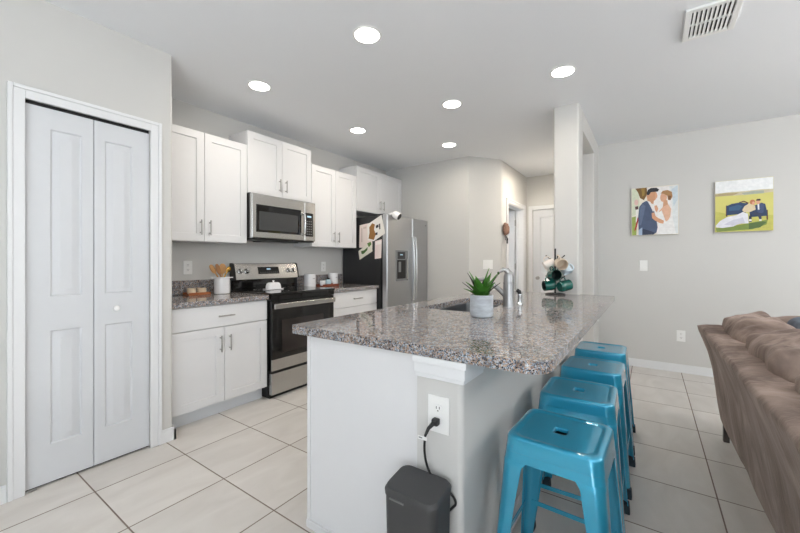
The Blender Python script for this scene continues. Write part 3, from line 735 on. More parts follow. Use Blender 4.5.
# view from camera: camera-right is angle -? ; spread leaves all round, the tall ones in the middle
for ang, tilt, L, W, mi in ((.2, .06, .160, .024, 0), (3.4, .26, .150, .022, 0), (.1, .42, .160, .021, 0), (5.2, .42, .085, .030, 0), (4.5, .25, .115, .028, 0), (2.4, .4, .13, .020, 0),
                            (-.3, .62, .115, .024, 0), (1.1, .3, .145, .020, 0), (3.9, .62, .115, .027, 0), (3.5, .95, .095, .024, 0), (4.7, .6, .075, .032, 0), (5.7, .62, .090, .028, 0), (4.2, .95, .075, .028, 0), (5.4, .9, .07, .026, 0),
                            (2.9, .5, .155, .010, 1), (.6, .5, .155, .010, 1), (3.5, .78, .12, .011, 1), (.1, .75, .12, .012, 1), (1.8, .6, .12, .012, 1)):
    leaf(mb, ang, tilt, L, W, mi=mi, curl=.25 if mi == 0 else .15)
mb.build('foliage', [M_leaf, M_leafdark], pp)

# mug tree
tx, ty, tz = -.682, 3.395, .9145
tr = thing('mug_tree', 'black wire mug tree stand holding cups at the far end of the island', 'mug rack', (tx, ty, tz))
mb = MB(); mb.tube([(tx+.078*math.cos(2*PI*k/40), ty+.078*math.sin(2*PI*k/40), tz+.006) for k in range(41)], .006, n=8)
for a in (0, PI/2): mb.cyl((tx-.078*math.cos(a), ty-.078*math.sin(a), tz+.006), (tx+.078*math.cos(a), ty+.078*math.sin(a), tz+.006), .005, n=8)
mb.build('base', M_black, tr)
MB().cyl((tx, ty, tz+.004), (tx, ty, tz+.405), .0075, n=12).build('pole', M_black, tr)
AR = YAW-math.atan(153/F_PX)
e_r = Vector((math.cos(AR), math.sin(AR), 0)); e_d = Vector((-math.sin(AR), math.cos(AR), 0))    # picture right and depth directions at the rack
def arm(dx, dd, z, L=.075):
    d = (e_r*dx+e_d*dd).normalized(); p = Vector((tx, ty, tz+z))
    pts = [p, p+d*L*.6+Vector((0, 0, .015)), p+d*L+Vector((0, 0, .042))]
    m_ = MB(); m_.tube(pts, .0042, n=8); m_.puff(pts[-1], .0065, .0065, .0065, 1, 1, 8, 10); m_.build('arm', M_black, tr)
for dx, dd, z in ((-1, .2, .30), (1, .2, .30), (.25, -1, .29), (-.3, -1, .18), (1, -.2, .12), (-1, -.2, .12), (.3, 1, .18)): arm(dx, dd, z)
def mug(label, center, axis, up, col, inner, r=.042, h=.092):
    r *= 1.1; h *= 1.08
    c = Vector(center); az = Vector(axis).normalized(); x = Vector(up); x = (x-az*x.dot(az)).normalized(); y = az.cross(x)
    M = Matrix(((x.x, y.x, az.x, c.x), (x.y, y.y, az.y, c.y), (x.z, y.z, az.z, c.z), (0, 0, 0, 1)))
    t = thing('mug', label, 'mug', c, 'mugs on the mug tree')
    mb = MB(); h2 = h/2
    mb.lathe([(0, -h2+.003), (r*.72, -h2+.003), (r*.76, -h2), (r*.86, -h2), (r*.97, -h2+.012), (r, -h2+.03), (r, h2-.002), (r-.002, h2), (r-.004, h2-.002)], (0, 0, 0), 32, M=M, caps=False)
    b = mb.build('cup', col, t)
    mb = MB(); mb.lathe([(r-.004, h2-.002), (r-.0045, -h2+.02), (r*.8, -h2+.008), (0, -h2+.007)], (0, 0, 0), 32, M=M, caps=False); mb.build('inside', inner, t)
    mb = MB(); mb.tube([M @ Vector(q) for q in ((r-.003, 0, .026), (r+.018, 0, .028), (r+.030, 0, .012), (r+.030, 0, -.010), (r+.018, 0, -.026), (r-.003, 0, -.024))], .0055, n=10); mb.build('handle', col, t)
S_ = 3.195/360.42
def at_rack(pxx, pyy, dd=0): return Vector((tx, ty, 0))+e_r*((pxx-553)*S_)*.95+e_d*dd+Vector((0, 0, EYE-(pyy-HY)*S_))
mug('white mug with its mouth facing left, top left on the mug tree', at_rack(547.4, 264.5, .02), e_r*-1+e_d*-.25+Vector((0, 0, -.55)), e_r*.5+Vector((0, 0, 1)), M_palepink, M_palepink, .041, .085)
mug('beige mug facing forward at the top front of the mug tree', at_rack(558.2, 263.5, -.055), e_r*.35+e_d*-1+Vector((0, 0, -.25)), e_r*-.4+Vector((0, 0, 1)), M_beige, M_beige, .044, .08)
mug('pale blue-white mug at the top right of the mug tree', at_rack(563, 268.5, .03), e_r*.5+e_d*-.3+Vector((0, 0, -.9)), e_r*-.4+e_d*.4+Vector((0, 0, 1)), M_paleblue, M_paleblue, .039, .085)
mug('dark green mug in the middle of the mug tree with its mouth facing forward', at_rack(551.5, 275, -.06), e_r*.55+e_d*-1+Vector((0, 0, .1)), e_r*-.3+Vector((0, 0, 1)), M_green, M_green_in, .043, .09)
mug('dark green mug with its mouth facing left, bottom left on the mug tree', at_rack(547.0, 285.3, -.01), e_r*-1+e_d*-.45+Vector((0, 0, -.1)), e_r*.2+Vector((0, 0, 1)), M_green, M_green_in, .041, .088)
mug('bright green mug showing its pale base, bottom right on the mug tree', at_rack(561.8, 285.3, -.02), e_r*1+e_d*.75+Vector((0, 0, .25)), e_r*-.5+Vector((0, 0, 1)), M_green, M_green_in, .043, .095)

# outlet on the island with plugged-in cord
def outlet_plate(name, label, cat, O, U, N, duplex=True, w=.076, h=.120, group=None, rocker=False):
    O, U, N = Vector(O), Vector(U), Vector(N); V = Vector((0, 0, 1))
    t = thing(name, label, cat, O, group)
    M = Matrix(((U.x, V.x, N.x, O.x), (U.y, V.y, N.y, O.y), (U.z, V.z, N.z, O.z), (0, 0, 0, 1)))
    mb = MB(); mb.box(-w/2, w/2, -h/2, h/2, .0004, .006, bev=.002, M=M); mb.build('plate', M_white, t)
    if rocker:
        mb = MB(); mb.box(-.017, .017, -.034, .034, .0055, .009, bev=.002, M=M); mb.build('rocker', M_white, t)
    else:
        for s in (1, -1):
            mb = MB(); mb.prism([(x, y+s*.021) for x, y in rounded_rect(-.017, .017, -.0145, .0145, .010)], .0055, .0085, M=M)
            for dx in (-.006, .006): mb.box(dx-.0012, dx+.0012, s*.021-.001, s*.021+.008, .0083, .0088, mi=1, M=M)
            mb.prism([(.0025*math.cos(k*PI/5), s*.021-.007+.0025*math.sin(k*PI/5)) for k in range(10)], .0083, .0088, mi=1, M=M)
            mb.build('socket', [M_white, M_dark], t)
    return t, M
YO = YB-.006
ot, Mo = outlet_plate('power_outlet', 'white outlet plate with a black plug on the island end', 'outlet', (-.6045, YO, .676), (1, 0, 0), (0, -1, 0), w=.083, h=.128)
pc = thing('appliance_cable', 'black power cord plugged into the island outlet, hanging behind the bin', 'cord', (-.607, YO, .655))
mb = MB(); mb.box(-.618, -.594, YO-.034, YO-.0092, .644, .668, bev=.005); mb.tube([(-.609, YO-.03, .654), (-.619, YO-.048, .640), (-.626, YO-.057, .618)], [.0080, .0062, .0046], n=12); mb.build('plug', M_cord, pc)
mb = MB(); pts = []
ctrl = [(-.626, YO-.058, .618), (-.634, YO-.05, .57), (-.634, YO-.04, .52), (-.622, YO-.03, .475), (-.595, YO-.022, .435), (-.562, YO-.015, .43), (-.541, YO-.012, .412), (-.536, YO-.010, .392), (-.552, YO-.008, .37), (-.60, YO-.008, .30), (-.62, YO-.008, .15), (-.62, YO-.008, .012), (-.65, YO-.012, .008), (-.69, YO-.010, .008)]
def catmull(P, n=8):
    P = [Vector(p) for p in P]; out = []
    for i in range(len(P)-1):
        p0, p1, p2, p3 = P[max(i-1, 0)], P[i], P[i+1], P[min(i+2, len(P)-1)]
        for k in range(n):
            t = k/n; out.append(.5*((2*p1)+(p2-p0)*t+(2*p0-5*p1+4*p2-p3)*t*t+(3*p1-p0-3*p2+p3)*t**3))
    return out+[P[-1]]
mb.tube(catmull(ctrl), .0042, n=8); mb.build('cable', M_cord, pc)
mb = MB(); mb.box(-.652, -.616, YO-.0645, YO-.0632, .604, .616, M=None); mb.box(-.648, -.634, YO-.0650, YO-.0645, .608, .612, mi=1); mb.build('tag', [M_white, M_panelgrey], pc)

# waste bin
bn = thing('waste_bin', 'dark grey plastic waste bin standing against the island end panel', 'bin', (-.65, 1.02, 0))
def ring_at(z, g, tilt=0): return [(x, y, z+tilt*(y-1.03)) for x, y in rounded_rect(-.735+g, -.537-g, .957+g, 1.092-g, .030)]
b = bmesh.new(); R_ = [[b.verts.new(p) for p in ring_at(z, g, t)] for z, g, t in ((.0, .012, 0), (.006, .008, 0), (.415, .001, .06), (.443, .001, .14))]
for A, B in zip(R_, R_[1:]):
    for k in range(len(A)): b.faces.new((A[k], A[(k+1) % len(A)], B[(k+1) % len(A)], B[k]))
b.faces.new(R_[0][::-1]); b.faces.new(R_[-1]); MB().add(b).build('body', M_bin, bn)
b = bmesh.new(); R_ = [[b.verts.new(p) for p in ring_at(z, g, t)] for z, g, t in ((.4435, -.001, .14), (.457, -.002, .14), (.468, .004, .14), (.470, .014, .14))]
for A, B in zip(R_, R_[1:]):
    for k in range(len(A)): b.faces.new((A[k], A[(k+1) % len(A)], B[(k+1) % len(A)], B[k]))
b.faces.new(R_[0][::-1]); b.faces.new(R_[-1]); MB().add(b).build('lid', M_bin, bn)
mb = MB(); mb.box(-.704, -.646, .9525, .957, .428, .434, bev=.0015); mb.build('lid_tab', mat('tab_grey', (120, 120, 120), .4), bn)

# ------------------------------------------------------------------ stools
def make_stool():
    t = thing('counter_stool', 'x', 'stool', (0, 0, 0), 'turquoise metal counter stools along the island')
    H, A = .612, .150
    def prof_ring(z, half, r, n=6): return [(x, y, z) for x, y in rounded_rect(-half, half, -half, half, r, n)]
    b = bmesh.new()
    hole = [(x, y) for x, y in rounded_rect(-.016, .016, -.022, .022, .008, 4)]
    # top pan: hole rim -> sunk pan -> raised rim -> rolled edge -> skirt, inside returning
    N = 28
    def resample(pts, n):
        P = [Vector((p[0], p[1], 0)) for p in pts]; L = [0]
        for k in range(len(P)): L.append(L[-1]+(P[(k+1) % len(P)]-P[k]).length)
        return P, L
    rings = []
    hn = rounded_rect(-.021, .021, -.023, .023, .008, 6)
    rings.append([b.verts.new((x, y, H-.018)) for x, y in hn]); rings.append([b.verts.new((x, y, H-.0075)) for x, y in hn])
    hn2 = rounded_rect(-.024, .024, -.026, .026, .010, 6)
    rings.append([b.verts.new((x, y, H-.0045)) for x, y in hn2])
    rings.append([b.verts.new((x, y, H-.0045)) for x, y in rounded_rect(-.03, .03, -.036, .036, .015, 6)])
    for half, r, z in ((.115, .03, H-.0045), (.122, .032, H-.004), (.128, .034, H), (.140, .036, H), (.146, .037, H-.003), (.150, .038, H-.010), (.151, .038, H-.03), (.1535, .038, H-.050), (.1525, .037, H-.051), (.156, .036, H-.080), (.154, .034, H-.080), (.149, .033, H-.03), (.147, .033, H-.012)):
        rings.append([b.verts.new(p) for p in prof_ring(z, half, r)])
    for P, Q in zip(rings, rings[1:]):
        for k in range(len(P)): b.faces.new((P[k], P[(k+1) % len(P)], Q[(k+1) % len(P)], Q[k]))
    bmesh.ops.recalc_face_normals(b, faces=b.faces[:])
    MB().add(b).build('seat', M_teal, t, smooth=50)
    def half_at(z): return .1545+(.196-.1545)*(H-.06-z)/(H-.06)
    for sx, sy in ((-1, -1), (1, -1), (1, 1), (-1, 1)):
        b = bmesh.new(); rows = []
        for z, wd in ((H-.055, .090), (H-.079, .080), (H-.086, .076), (H-.10, .068), (.40, .058), (.20, .048), (.045, .038)):
            hf = {H-.055: .146, H-.079: .1525, H-.086: .1570}.get(z, half_at(z)); r = .032 if z > .3 else .026; pts = []
            for off in (0, .004):
                row = [(hf-wd, hf-off)]
                row += [(hf-r+(r-off)*math.cos(PI/2-PI/2*k/6), hf-r+(r-off)*math.sin(PI/2-PI/2*k/6)) for k in range(7)]
                row += [(hf-off, hf-wd)]
                pts.append(row)
            loop = pts[0]+pts[1][::-1]
            rows.append([b.verts.new((sx*x, sy*y, z)) for x, y in loop])
        for P, Q in zip(rows, rows[1:]):
            for k in range(len(P)): b.faces.new((P[k], P[(k+1) % len(P)], Q[(k+1) % len(P)], Q[k]))
        b.faces.new(rows[0]); b.faces.new(rows[-1]); bmesh.ops.recalc_face_normals(b, faces=b.faces[:])
        lg = MB().add(b).build('leg', M_teal, t, smooth=50)
        hf = half_at(.02)
        b = bmesh.new(); bmesh.ops.create_cone(b, cap_ends=True, segments=4, radius1=.030, radius2=.026, depth=.05)
        bmesh.ops.rotate(b, cent=(0, 0, 0), matrix=Matrix.Rotation(PI/4, 3, 'Z'), verts=b.verts)
        bmesh.ops.translate(b, vec=(sx*(hf-.016), sy*(hf-.016), .025), verts=b.verts)
        bmesh.ops.bevel(b, geom=b.edges[:], offset=.004, segments=2, profile=.5, affect='EDGES')
        MB().add(b).build('foot_cap', M_tealcap, lg)
    br = MB()
    for a in (PI/4, -PI/4): br.box(-.160, .160, -.036, .036, H-.034, H-.031, bev=.001, M=Matrix.Rotation(a, 4, 'Z'))
    br.build('shade_brace', M_black, t)  # brace coloured black to stand in for the shade behind the seat hole
    hf = half_at(.205)-.006
    for s in (-1, 1):
        MB().box(-hf+.02, hf-.02, s*hf-.002, s*hf+.002, .195, .213, bev=.001).build('stretcher', M_teal, t)
        MB().box(s*hf-.002, s*hf+.002, -hf+.02, hf-.02, .195, .213, bev=.001).build('stretcher', M_teal, t)
    return t
proto = make_stool()
for i, (x, y, a, lab) in enumerate(((-.258, 1.377, -2.0, 'turquoise metal counter stool nearest the camera, beside the outlet end of the island'),
                               (-.270, 1.866, 1.5, 'second turquoise metal counter stool from the camera, behind the nearest one'),
                               (-.268, 2.363, -1.0, 'third turquoise metal counter stool from the camera, under the island overhang'),
                               (-.275, 2.862, 1.0, 'turquoise metal counter stool farthest from the camera, nearest the column'))):
    o = proto if i == 0 else copy_tree(proto)
    o.location = (x, y, 0); o.rotation_euler = (0, 0, math.radians(a)); o['label'] = lab

# ------------------------------------------------------------------ counter things
def cup_small(label, c, r, h, m, grp):
    mb = MB(); mb.lathe([(0, .001), (r*.8, .001), (r, .008), (r, h-.003), (r-.002, h), (r-.004, h-.003), (r-.004, .008), (0, .006)], c, 24)
    return tag(mb.build('small_cup', m, loc=c), label, 'cup', grp)
trayc = (-3.25, 1.545, .9145)
tt = thing('wooden_tray', 'small brown wooden tray under two cream cups on the left worktop', 'tray', trayc)
mb = MB(); mb.box(trayc[0]-.055, trayc[0]+.055, trayc[1]-.055, trayc[1]+.13, .9150, .925, bev=.002)
for a in (-1, 1): mb.box(trayc[0]+a*.052-.004, trayc[0]+a*.052+.004, trayc[1]-.055, trayc[1]+.13, .925, .938, bev=.002)
mb.build('board', M_wood, tt)
cup_small('cream cup nearer the pantry wall on the brown wooden tray', (-3.25, 1.535, .9256), .034, .048, M_cream, 'cream cups on the wooden tray')
cup_small('cream cup nearer the utensil crock on the brown wooden tray', (-3.25, 1.622, .9256), .036, .046, M_cream, 'cream cups on the wooden tray')
cx, cy = -3.195, 1.775
ck = thing('utensil_crock', 'white ceramic crock holding wooden utensils beside the stove', 'crock', (cx, cy, .9145))
mb = MB(); mb.lathe([(0, .001), (.062, .001), (.066, .006), (.066, .135), (.071, .140), (.071, .150), (.068, .151), (.060, .146), (.060, .02), (0, .018)], (cx, cy, .9145), 36); mb.build('pot', M_ceramic, ck)
mb = MB()
for s in (-1, 1): mb.box(cx-.012, cx+.012, cy+s*.064-.02+s*.018, cy+s*.064+.02+s*.018, 1.054, 1.063, bev=.003)
mb.build('lug_handle', M_ceramic, ck)
def utensil(name, label, base, tip, head, m, lat=1.0, n=Vector((1, 0, 0))):
    base, tip = Vector(base), Vector(tip); d = (tip-base).normalized()
    t = thing(name, label, 'utensil', base, 'utensils in the white crock')
    MB().tube([base, base+(tip-base)*.6, tip], [.006, .0055, .007], n=10).build('shaft', m, t)
    Mq = Vector((0, 0, 1)).rotation_difference(d).to_matrix().to_4x4()
    MB().puff(tip+d*head[1]*.7, .008, head[0], head[1], .9, .9, 14, 20, M=Mq).build('head', m, t)
utensil('wooden_spoon', 'wide wooden spoon standing at the centre of the white crock', (cx-.005, cy, .94), (cx-.005, cy+.006, 1.105), (.034, .048), M_utensil)
utensil('wooden_spatula', 'wooden spatula leaning left in the white crock', (cx+.014, cy+.034, .94), (cx+.014, cy-.074, 1.112), (.022, .045), M_utensil)
utensil('wooden_fork', 'slim wooden utensil leaning forward left in the white crock', (cx+.034, cy+.016, .94), (cx+.034, cy-.042, 1.105), (.020, .05), M_wood_dark)
utensil('gold_ladle', 'gold ladle leaning right out of the white crock', (cx-.026, cy-.036, .94), (cx-.026, cy+.066, 1.115), (.022, .028), M_gold)

# butter dish on the stove
bx, by = -3.05, 2.215
bd = thing('butter_dish', 'white ceramic butter dish with knobbed lid on the black cooktop', 'butter dish', (bx, by, .9306))
mb = MB(); mb.prism(rounded_rect(bx-.055, bx+.055, by-.095, by+.095, .03), .9312, .940, bev=.003); mb.build('dish', M_ceramic, bd)
b = bmesh.new(); R_ = []
for z, g in ((.9405, 0), (.965, .002), (.988, .008), (.998, .018), (1.001, .03)): R_.append([b.verts.new((x, y, z)) for x, y in rounded_rect(bx-.042+g, bx+.042-g, by-.072+g, by+.072-g, .024-g*.3)])
for P, Q in zip(R_, R_[1:]):
    for k in range(len(P)): b.faces.new((P[k], P[(k+1) % len(P)], Q[(k+1) % len(P)], Q[k]))
b.faces.new(R_[-1]); b.faces.new(R_[0][::-1]); mb = MB().add(b); mb.lathe([(.009, .0), (.007, .006), (.011, .012), (.011, .018), (0, .021)], (bx, by, 1.0), 16); mb.build('lid', M_ceramic, bd)

def canister(label, x, y, r, h):
    t = thing('canister', label, 'canister', (x, y, .9145), 'white canisters on the right worktop')
    MB().lathe([(0, .001), (r-.002, .001), (r, .004), (r, h-.018), (r-.002, h-.016)], (x, y, .9145), 32).build('jar', M_ceramic, t)
    MB().lathe([(r-.002, h-.0155), (r+.001, h-.0155), (r+.001, h-.003), (r-.003, h), (0, h)], (x, y, .9145), 32).build('lid', M_ceramic, t)
    MB().box(x+r*.97, x+r+.0012, y-.014, y+.014, .9145+h*.62, .9145+h*.66).build('label_mark', M_panelgrey, t)
canister('white canister beside the stove on the right worktop', -3.20, 2.812, .066, .148)
canister('white canister nearest the refrigerator on the right worktop', -3.20, 3.180, .060, .150)
t2 = thing('wooden_tray', 'reddish wooden tray between the white canisters on the right worktop', 'tray', (-3.07, 2.97, .9145))
mb = MB(); mb.box(-3.125, -3.015, 2.840, 3.095, .9150, .928, bev=.002); mb.box(-3.023, -3.015, 2.840, 3.095, .928, .944, bev=.002); mb.box(-3.125, -3.117, 2.840, 3.095, .928, .944, bev=.002); mb.build('board', M_wood_red, t2)
tag(MB().lathe([(0, .001), (.026, .001), (.031, .008), (.032, .055), (.030, .057), (.029, .052), (0, .05)], (-3.07, 2.885, .9285), 24).build('white_cup', M_ceramic, loc=(-3.07, 2.885, .9285)), 'plain white cup on the reddish wooden tray', 'cup')
jr = thing('blue_jar', 'round pale blue jar on the reddish wooden tray', 'jar', (-3.07, 2.972, .9285))
MB().lathe([(0, .001), (.024, .001), (.034, .014), (.038, .035), (.033, .056), (.022, .066), (.020, .069), (0, .069)], (-3.07, 2.972, .9285), 28).build('pot', M_blueglaze, jr)
MB().lathe([(.018, .0695), (.019, .078), (.010, .086), (0, .088)], (-3.07, 2.972, .9285), 20).build('lid', M_black, jr)

# wall plates
outlet_plate('power_outlet', 'white outlet plate on the grey wall above the left worktop backsplash', 'outlet', (XW, 1.553, 1.152), (0, 1, 0), (1, 0, 0))
outlet_plate('power_outlet', 'white outlet plate above the right worktop near the refrigerator', 'outlet', (XW, 3.165, 1.140), (0, 1, 0), (1, 0, 0))
outlet_plate('light_switch', 'white light switch plate on the right wall below the square photo canvas', 'switch', (-.053, YR, 1.158), (1, 0, 0), (0, -1, 0), rocker=True)
outlet_plate('power_outlet', 'white outlet plate low on the right wall near the sofa', 'outlet', (.284, YR, .396), (1, 0, 0), (0, -1, 0))
dg = Vector((.289, .39, 0)).normalized(); dn = Vector((dg.y, -dg.x, 0))
outlet_plate('light_switch', 'wide white switch plate on the angled wall behind the potted plant', 'switch', Vector((-1.80, 4.700, 1.163))+dn*.0, dg, dn, rocker=True, w=.15, h=.125)
# key hook by the hall door
kh = thing('key_hook', 'round brown wall hook with dark hanging keys at the hall corner', 'hook', (-1.683, 5.0, 1.62))
mb = MB(); mb.puff((-1.645, 4.985, 1.655), .037, .080, .082, .8, .9, 16, 24, lump=.016, freq=22); mb.build('plaque', M_rust, kh)
mb = MB(); mb.tube([(-1.665, 5.02, 1.57), (-1.64, 5.02, 1.53), (-1.63, 5.02, 1.51), (-1.65, 5.02, 1.50)], .006); mb.box(-1.652, -1.640, 5.025, 5.06, 1.455, 1.535, bev=.003); mb.tube([(-1.655, 4.965, 1.56), (-1.64, 4.96, 1.52), (-1.65, 4.97, 1.50)], .005); mb.build('keys', M_black, kh)

# ------------------------------------------------------------------ canvases
def canvas(label, x0, x1, z0, z1, ops, base_col):
    t = thing('photo_canvas', label, 'picture', ((x0+x1)/2, YR, (z0+z1)/2), 'photo canvases on the right wall')
    MB().box(x0, x1, YR-.034, YR-.001, z0, z1, bev=.002).build('canvas', mat('canvas_edge', (214, 208, 196), .7), t)
    mats = [mat('print_ground', base_col, .6, noise_amt=.06, noise_scale=14)]; mb = MB()
    e = .002; yy = YR-.0345
    X = lambda u: x0+e+(x1-x0-2*e)*min(1, max(0, u)); Z = lambda v: z1-e-(z1-z0-2*e)*min(1, max(0, v))
    mb.poly([(X(0), yy, Z(0)), (X(0), yy, Z(1)), (X(1), yy, Z(1)), (X(1), yy, Z(0))])
    names = {}
    for k, (c, pts) in enumerate(ops):
        if c not in names: names[c] = len(mats); mats.append(mat('print_tone', c, .6, noise_amt=.18, noise_scale=40))
        if pts[0] == 'e':
            _, cu, cv, ru, rv = pts; pts = [(cu+ru*math.cos(2*PI*i/20), cv+rv*math.sin(2*PI*i/20)) for i in range(20)]
        mb.poly([(X(u), yy-.00015*(k+1), Z(v)) for u, v in pts], mi=names[c])
    mb.build('print', mats, t, smooth=0)
def cr1(L): return [((x-60)/420, (y-85)/400) for x, y in L]
def el1(x, y, rx, ry): return ('e', (x-60)/420, (y-85)/400, rx/420, ry/400)
canvas('square canvas photo of a couple embracing face to face on the right wall', -.168, .262, 1.500, 2.040, [
    ((214, 220, 196), cr1([(62, 90), (130, 90), (135, 300), (62, 320)])),
    ((122, 92, 48), cr1([(95, 86), (205, 86), (202, 150), (175, 190), (140, 170), (120, 120)])),
    ((160, 128, 62), cr1([(150, 90), (185, 88), (180, 150), (160, 160)])),
    ((150, 168, 84), cr1([(62, 330), (112, 320), (105, 482), (65, 483)])),
    ((228, 196, 186), el1(105, 205, 20, 26)), ((90, 60, 60), cr1([(92, 240), (122, 236), (124, 262), (96, 266)])),
    ((240, 236, 230), cr1([(100, 270), (128, 262), (128, 330), (100, 380)])),
    ((176, 40, 44), cr1([(84, 450), (118, 330), (131, 340), (104, 432)])),
    ((226, 230, 230), cr1([(400, 90), (476, 88), (477, 480), (400, 484), (430, 300)])),
    ((238, 234, 232), cr1([(200, 90), (400, 90), (420, 200), (440, 480), (290, 484), (240, 200)])),
    ((204, 216, 224), cr1([(420, 120), (474, 90), (476, 200), (440, 260)])),
    ((212, 158, 122), cr1([(210, 160), (272, 170), (262, 230), (205, 205)])),
    ((214, 160, 124), el1(248, 160, 48, 46)), ((224, 172, 138), cr1([(280, 130), (299, 160), (292, 180), (275, 190)])),
    ((44, 44, 50), cr1([(200, 132), (212, 106), (240, 93), (288, 95), (314, 112), (300, 128), (240, 128), (222, 150), (206, 150)])),
    ((78, 92, 120), cr1([(132, 245), (160, 214), (195, 198), (232, 210), (262, 270), (288, 350), (300, 425), (290, 465), (262, 482), (128, 484), (122, 330)])),
    ((100, 114, 142), cr1([(140, 250), (165, 222), (190, 240), (170, 330), (150, 400), (130, 400)])),
    ((236, 232, 230), cr1([(205, 196), (235, 208), (268, 282), (258, 292), (232, 240)])),
    ((52, 60, 82), cr1([(165, 430), (215, 445), (282, 470), (262, 483), (160, 484)])),
    ((170, 190, 214), cr1([(128, 440), (160, 420), (160, 484), (126, 484)])),
    ((222, 174, 144), el1(352, 180, 30, 38)), ((214, 164, 130), cr1([(352, 205), (385, 205), (392, 250), (345, 262)])),
    ((172, 130, 86), cr1([(326, 146), (345, 126), (388, 122), (424, 140), (430, 178), (412, 208), (392, 204), (384, 168), (352, 150)])),
    ((120, 84, 56), cr1([(395, 168), (420, 172), (412, 206), (392, 200)])),
    ((228, 184, 156), cr1([(312, 290), (350, 255), (395, 240), (418, 280), (410, 340), (380, 390), (350, 360), (320, 320)])),
    ((240, 238, 236), cr1([(300, 310), (335, 285), (352, 330), (372, 380), (430, 350), (460, 482), (300, 484), (310, 400)])),
    ((216, 162, 128), cr1([(246, 302), (268, 300), (282, 330), (310, 350), (356, 372), (350, 396), (318, 390), (275, 366), (250, 345)])),
    ((218, 166, 134), cr1([(270, 245), (292, 240), (306, 272), (292, 300), (276, 280)]))], (236, 230, 214))
def cr2(L): return [((x-47)/476, ((y-(82-(x-47)*.092))/((503-(x-47)*.027)-(82-(x-47)*.092)))) for x, y in L]
def el2(x, y, rx, ry): u, v = cr2([(x, y)])[0]; return ('e', u, v, rx/476, ry/430)
canvas('wider canvas photo of a couple on a blue couch in a field', .560, .990, 1.505, 2.030, [
    ((238, 242, 243), cr2([(47, 83), (522, 40), (522, 150), (47, 190)])),
    ((206, 196, 164), cr2([(47, 182), (180, 168), (300, 160), (420, 146), (522, 142), (522, 168), (300, 192), (47, 206)])),
    ((168, 176, 164), cr2([(270, 176), (370, 158), (450, 154), (450, 178), (290, 190)])),
    ((176, 160, 120), cr2([(47, 190), (120, 178), (250, 172), (200, 196), (47, 206)])),
    ((196, 192, 96), cr2([(47, 330), (200, 360), (522, 360), (522, 488), (47, 502)])),
    ((122, 142, 66), cr2([(50, 470), (180, 455), (320, 430), (480, 400), (470, 440), (360, 480), (60, 500)])),
    ((84, 108, 56), cr2([(330, 430), (440, 415), (470, 420), (420, 465), (330, 480)])),
    ((96, 60, 40), cr2([(140, 280), (152, 280), (152, 372), (138, 372)])), ((96, 60, 40), cr2([(466, 318), (480, 318), (482, 400), (470, 400)])),
    ((96, 60, 40), cr2([(250, 252), (290, 240), (330, 258), (322, 266), (288, 250), (252, 260)])),
    ((38, 64, 100), cr2([(145, 285), (190, 266), (255, 255), (320, 262), (330, 300), (300, 350), (145, 362)])),
    ((52, 92, 128), cr2([(165, 295), (240, 275), (280, 285), (250, 320), (165, 325)])),
    ((38, 60, 94), cr2([(330, 300), (430, 258), (460, 268), (472, 320), (476, 368), (340, 378)])),
    ((34, 44, 66), cr2([(330, 372), (352, 350), (352, 420), (330, 420)])),
    ((226, 226, 234), cr2([(50, 450), (90, 408), (150, 376), (230, 360), (280, 335), (322, 350), (328, 430), (250, 432), (200, 456), (110, 468), (55, 462)])),
    ((206, 206, 220), cr2([(120, 440), (200, 400), (280, 380), (300, 425), (190, 450)])),
    ((222, 206, 170), cr2([(275, 320), (295, 285), (335, 262), (380, 285), (384, 315), (340, 335), (290, 338)])),
    ((62, 80, 118), cr2([(398, 275), (425, 262), (452, 272), (446, 340), (420, 350), (395, 330)])),
    ((236, 236, 238), cr2([(398, 270), (412, 268), (414, 315), (402, 318)])),
    ((52, 62, 88), cr2([(370, 335), (428, 345), (432, 400), (415, 400), (400, 365), (368, 360)])),
    ((196, 122, 84), el2(358, 252, 22, 20)), ((222, 168, 138), el2(366, 262, 12, 14)),
    ((224, 170, 138), el2(402, 252, 16, 18)), ((64, 46, 40), cr2([(384, 240), (394, 226), (420, 224), (426, 238), (410, 242)])),
    ((232, 230, 226), cr2([(332, 395), (350, 395), (352, 412), (330, 412)])), ((232, 230, 226), cr2([(412, 398), (430, 396), (432, 410), (412, 412)]))], (214, 208, 120))

# ------------------------------------------------------------------ sofa
M_footwood = mat('dark_grey_foot', (74, 66, 62), .5)
sf = thing('sofa', 'brown suede sofa with loose back cushions seen from behind at right', 'sofa', (.8, 2.0, 0))
S0, S1 = -.45, 3.255
rot = .012
def sx(y): return (3.25-y)*.010
b = bmesh.new(); rows = []
prof_o = [(.398, .14), (.392, .16), (.376, .26), (.362, .36), (.345, .50), (.325, .60), (.302, .68), (.280, .742), (.277, .758), (.287, .773), (.32, .783), (.38, .787), (.47, .78), (.50, .74), (.505, .5), (.50, .14)]
nY = 60
for i in range(nY+1):
    y = S0+(S1-S0)*i/nY; row = []
    endf = min(1, (S1-y)/.02)**.5 if S1-y < .02 else 1
    for k, (x, z) in enumerate(prof_o):
        w_ = noise.noise(Vector((x*3, y*3.1, z*3.5)))*.010+noise.noise(Vector((x*7, y*9, z*6)))*.003
        shrink = (1-endf)*.012
        row.append(b.verts.new((x+sx(y)+(w_ if k < 9 else 0)+(shrink if k < 9 else -shrink), y, z+(w_*.5 if 5 < k < 13 else 0)-(shrink if 7 < k < 14 else 0))))
    rows.append(row)
for P, Q in zip(rows, rows[1:]):
    for k in range(len(P)): b.faces.new((P[k], P[(k+1) % len(P)], Q[(k+1) % len(P)], Q[k]))
b.faces.new(rows[0]); b.faces.new(rows[-1]); bmesh.ops.recalc_face_normals(b, faces=b.faces[:])
MB().add(b).build('back_frame', M_sofa, sf, smooth=60)
